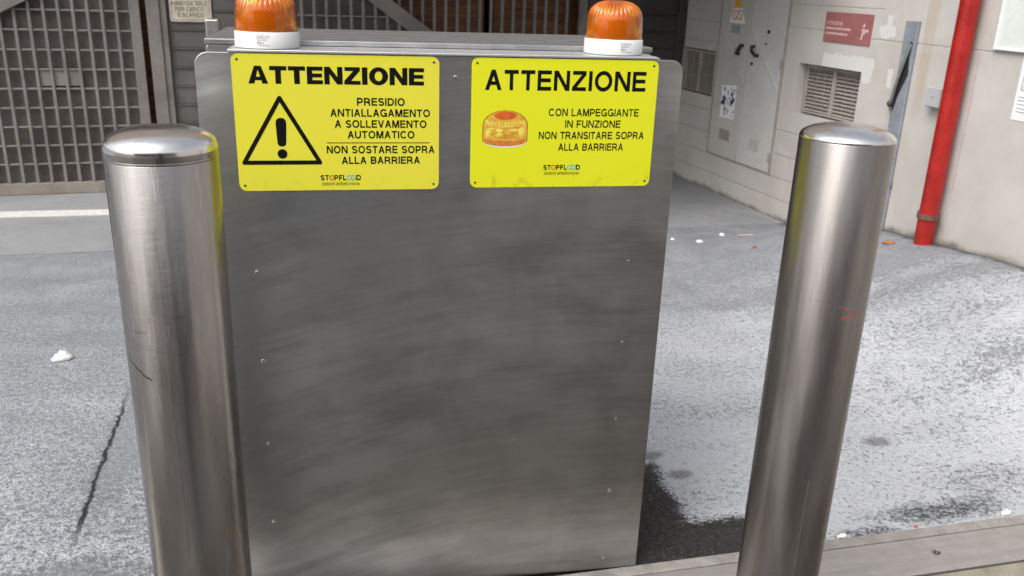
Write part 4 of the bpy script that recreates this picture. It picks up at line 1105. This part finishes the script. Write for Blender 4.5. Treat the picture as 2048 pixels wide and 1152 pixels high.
bm = bm_new(); box(bm, -.060, .060, -.09, .022, .004, 2.4); obj('post', bm, 'gate', gp, .006)
bm = bm_new(); box(bm, -.018, .060, .0225, .034, .004, 2.4); obj('cover_strip', bm, 'gate', gp, .003)
def boarded(label, u0, u1, mt, zs):
    t = fthing('boarded_panel', label, 'panel', u0)
    bm = bm_new(); zz = [.004]+zs; 
    for a, b in zip(zz, zz[1:]):
        prism(bm, [(-.04, a+.001), (-.004, a+.001), (-.004, b-.012), (.006, b-.008), (.006, b-.001), (-.04, b-.001)], 'x', 0, u1-u0)
    obj('boards', bm, mt, t, .0015)
    return t
zs1 = [.105+.1195*i for i in range(0, 20)]
t = boarded('grey horizontal boarding with the loading sign on it', 3.07, 3.679, 'slat', zs1)
bm = bm_new(); box(bm, -.075, -.001, -.08, .02, .004, 2.4); obj('end_post', bm, 'gate', t, .004)
zs2 = [.137+.120*i for i in range(0, 20)]
t = boarded('near-black horizontal boarding in the corner by the white wall', .075, .792, 'slat_dark', zs2)
bm = bm_new(); box(bm, -.062, -.001, -.05, .03, .004, 2.4); obj('end_post', bm, 'slat_dark', t, .004)
wd_t = fthing('wooden_wall', 'brown wooden boards behind the open bars of the gate', 'wall', 0, 0, None, -.17)
bm = bm_new(); box(bm, 1.54, 4.6, -.05, 0, .004, 2.4); box(bm, .3, 1.46, -.05, -.01, .004, 2.4); obj('boards', bm, 'wood', wd_t)
bm = bm_new(); box(bm, -.2, 5.2, -.60, -.58, .004, 2.4); obj('dark_back', bm, 'dark', wd_t)

ls = fthing('loading_sign', 'small dirty cream plate reading AMMESSA SOLO PER CARICO E SCARICO', 'sign', 3.535, 1.105, None, .0065)
bm = bm_new(); prism(bm, rrect(-.1265, .1265, 0, .235, .016, 5), 'y', .0003, .004); obj('plate', bm, 'old_sign', ls, .0006)
bm = bm_new()
for s, a, b, zc in (('AMMESSA SOLO', 3.651, 3.430, 1.2190), ('PER CARICO', 3.626, 3.456, 1.1840), ('E SCARICO', 3.614, 3.459, 1.1480)):
    caps(bm, s, a-3.535, b-3.535, zc-.0125-1.105, zc+.0125-1.105, .0043, .17, .2)
obj('lettering', bm, 'old_ink', ls)
bm = bm_new(); o_ = rrect(-.116, .116, .010, .225, .012, 5); i_ = rrect(-.1135, .1135, .0125, .2225, .010, 5)
ov = [bm.verts.new((x, .0043, z)) for x, z in o_]; iv = [bm.verts.new((x, .0043, z)) for x, z in i_]
for k in range(len(ov)): bm.faces.new((ov[k], ov[(k+1) % len(ov)], iv[(k+1) % len(ov)], iv[k]))
obj('border_line', bm, 'old_ink', ls)

# ================================================================== building over the gates
ob = fthing('overhanging_building', 'building whose dark underside spans the drive above the gates', 'building', 0)
bm = bm_new(); box(bm, -.6, 8.2, -6.0, .45, 2.62, 2.9); obj('soffit', bm, 'soffit', ob)
bm = bm_new(); box(bm, -.6, 8.2, .20, .45, 2.902, 6.0); obj('wall', bm, 'render', ob)
bm = bm_new(); box(bm, -.6, 3.5, .4505, 2.0, 2.05, 2.9); obj('shade_overhang', bm, 'soffit', ob)  # unseen lower overhang, added and sized to shade the wall corner
bm = bm_new(); box(bm, -.6, 8.2, -.30, -.06, 2.36, 2.618); obj('lintel', bm, 'soffit', ob)

# ================================================================== street side behind the viewer (unseen; added for what the steel reflects)
sb = thing('street_building', 'unseen, invented brown rendered building across the street with an arcade of square piers', 'building', (0, -13, 0))  # invented facade, its height and tone set for the steel's reflections
bm = bm_new(); box(bm, -14, 14, -4, -.5, 3.4, 4.9); obj('wall', bm, 'render2', sb)
bm = bm_new(); box(bm, -14, 14, -4, -3.8, -.003, 3.399); obj('arcade_back', bm, 'render2', sb)
for x in (-12, -9, -6, -3.2, -.35, 2.8, 6, 9, 12):
    bm = bm_new(); box(bm, x, x+.9, -1.4, -.5, -.003, 3.398); obj('pier', bm, 'render', sb, .01)

pl_ = thing('viewer_standin', 'unseen dark round pillar standing in the street behind the viewer', 'standin', (.22, -2.36, 0))  # unseen stand-in for the viewer's body, added for a dark stripe in the steel
bm = bm_new(); lathe(bm, [(.25, -.003), (.25, .10), (.21, .14), (.20, 1.55), (.225, 1.58), (.225, 1.64), (.10, 1.76), (0, 1.78)], 40); obj('shaft', bm, 'standin', pl_, smooth=True)

# ================================================================== litter
def crumple(name, loc, sx, sy, h, mat, label, cat, seed, group=None, rz=0):
    random.seed(seed); bm = bm_new(); n, m_ = 9, 7; g = []
    for j in range(m_):
        row = []
        for i in range(n):
            u = -1+2*i/(n-1); v = -1+2*j/(m_-1); e = max(abs(u), abs(v))
            row.append(bm.verts.new((u*sx*(1-.25*v*v)*random.uniform(.85, 1.12), v*sy*(1-.3*u*u)*random.uniform(.85, 1.12), .0015+h*(1-e**2)*random.uniform(.45, 1.1)+random.uniform(0, .1)*h)))
        g.append(row)
    for j in range(m_-1):
        for i in range(n-1): bm.faces.new((g[j][i], g[j][i+1], g[j+1][i+1], g[j+1][i]))
    o = obj(name, bm, mat, None, smooth=True)
    so_ = o.modifiers.new('solid', 'SOLIDIFY'); so_.thickness = .001
    o.location = (loc[0], loc[1], hgt(*loc)); o.rotation_euler = (0, 0, rz)
    return tag(o, label, cat, group)
crumple('crumpled_tissue', (-.868, 1.545), .042, .030, .030, 'tissue', 'crumpled white tissue lying on the dusty asphalt left of the scuffed bollard', 'litter', 2, None, .25)
crumple('paper_scrap', (2.234, 2.779), .022, .020, .014, 'tissue', 'white paper scrap on the asphalt, the nearest and largest of the scraps by the drive', 'litter', 3, 'paper scraps by the drive', .4)
crumple('paper_scrap', (2.430, 2.909), .024, .018, .012, 'tissue', 'white paper scrap on the asphalt nearest to the white wall', 'litter', 4, 'paper scraps by the drive', 1.4)
crumple('paper_scrap', (2.121, 2.911), .018, .014, .009, 'tissue', 'tiny white paper scrap right beside the cabinet edge', 'litter', 5, 'paper scraps by the drive', .9)
bm = bm_new(); tube(bm, [(-.045, 0, .006), (-.02, .006, .005), (.012, -.004, .006), (.045, .002, .007)], .0035, 8)
o = obj('drinking_straw', bm, 'red_text', smooth=True); o.location = (2.493, 2.738, hgt(2.493, 2.738)+.002); tag(o, 'thin pink straw lying on the asphalt near the wall', 'litter')
crumple('dry_leaf', (2.412, 2.451), .026, .012, .008, 'leaf', 'small orange brown leaf on the asphalt between cabinet and smooth bollard', 'leaf', 7, 'dry leaves on the asphalt', .5)
crumple('dry_leaf', (2.962, 2.08), .034, .016, .018, 'leaf', 'curled brown leaf on the asphalt below the red pipe', 'leaf', 8, 'dry leaves on the asphalt', -.4)

crumple('stone_chip', (1.535, .050), .018, .008, .010, 'tissue', 'pale chip lying against the cover edge right beside the smooth bollard', 'chip', 12, 'chips along the cover edge', .1)
crumple('stone_chip', (1.775, .064), .008, .005, .005, 'chip_red', 'tiny reddish chip lying against the cover edge', 'chip', 13, 'chips along the cover edge', .3)
crumple('stone_chip', (2.085, .085), .022, .010, .014, 'tissue', 'pale chip lying against the cover edge at the right border of the photo', 'chip', 14, 'chips along the cover edge', .2)
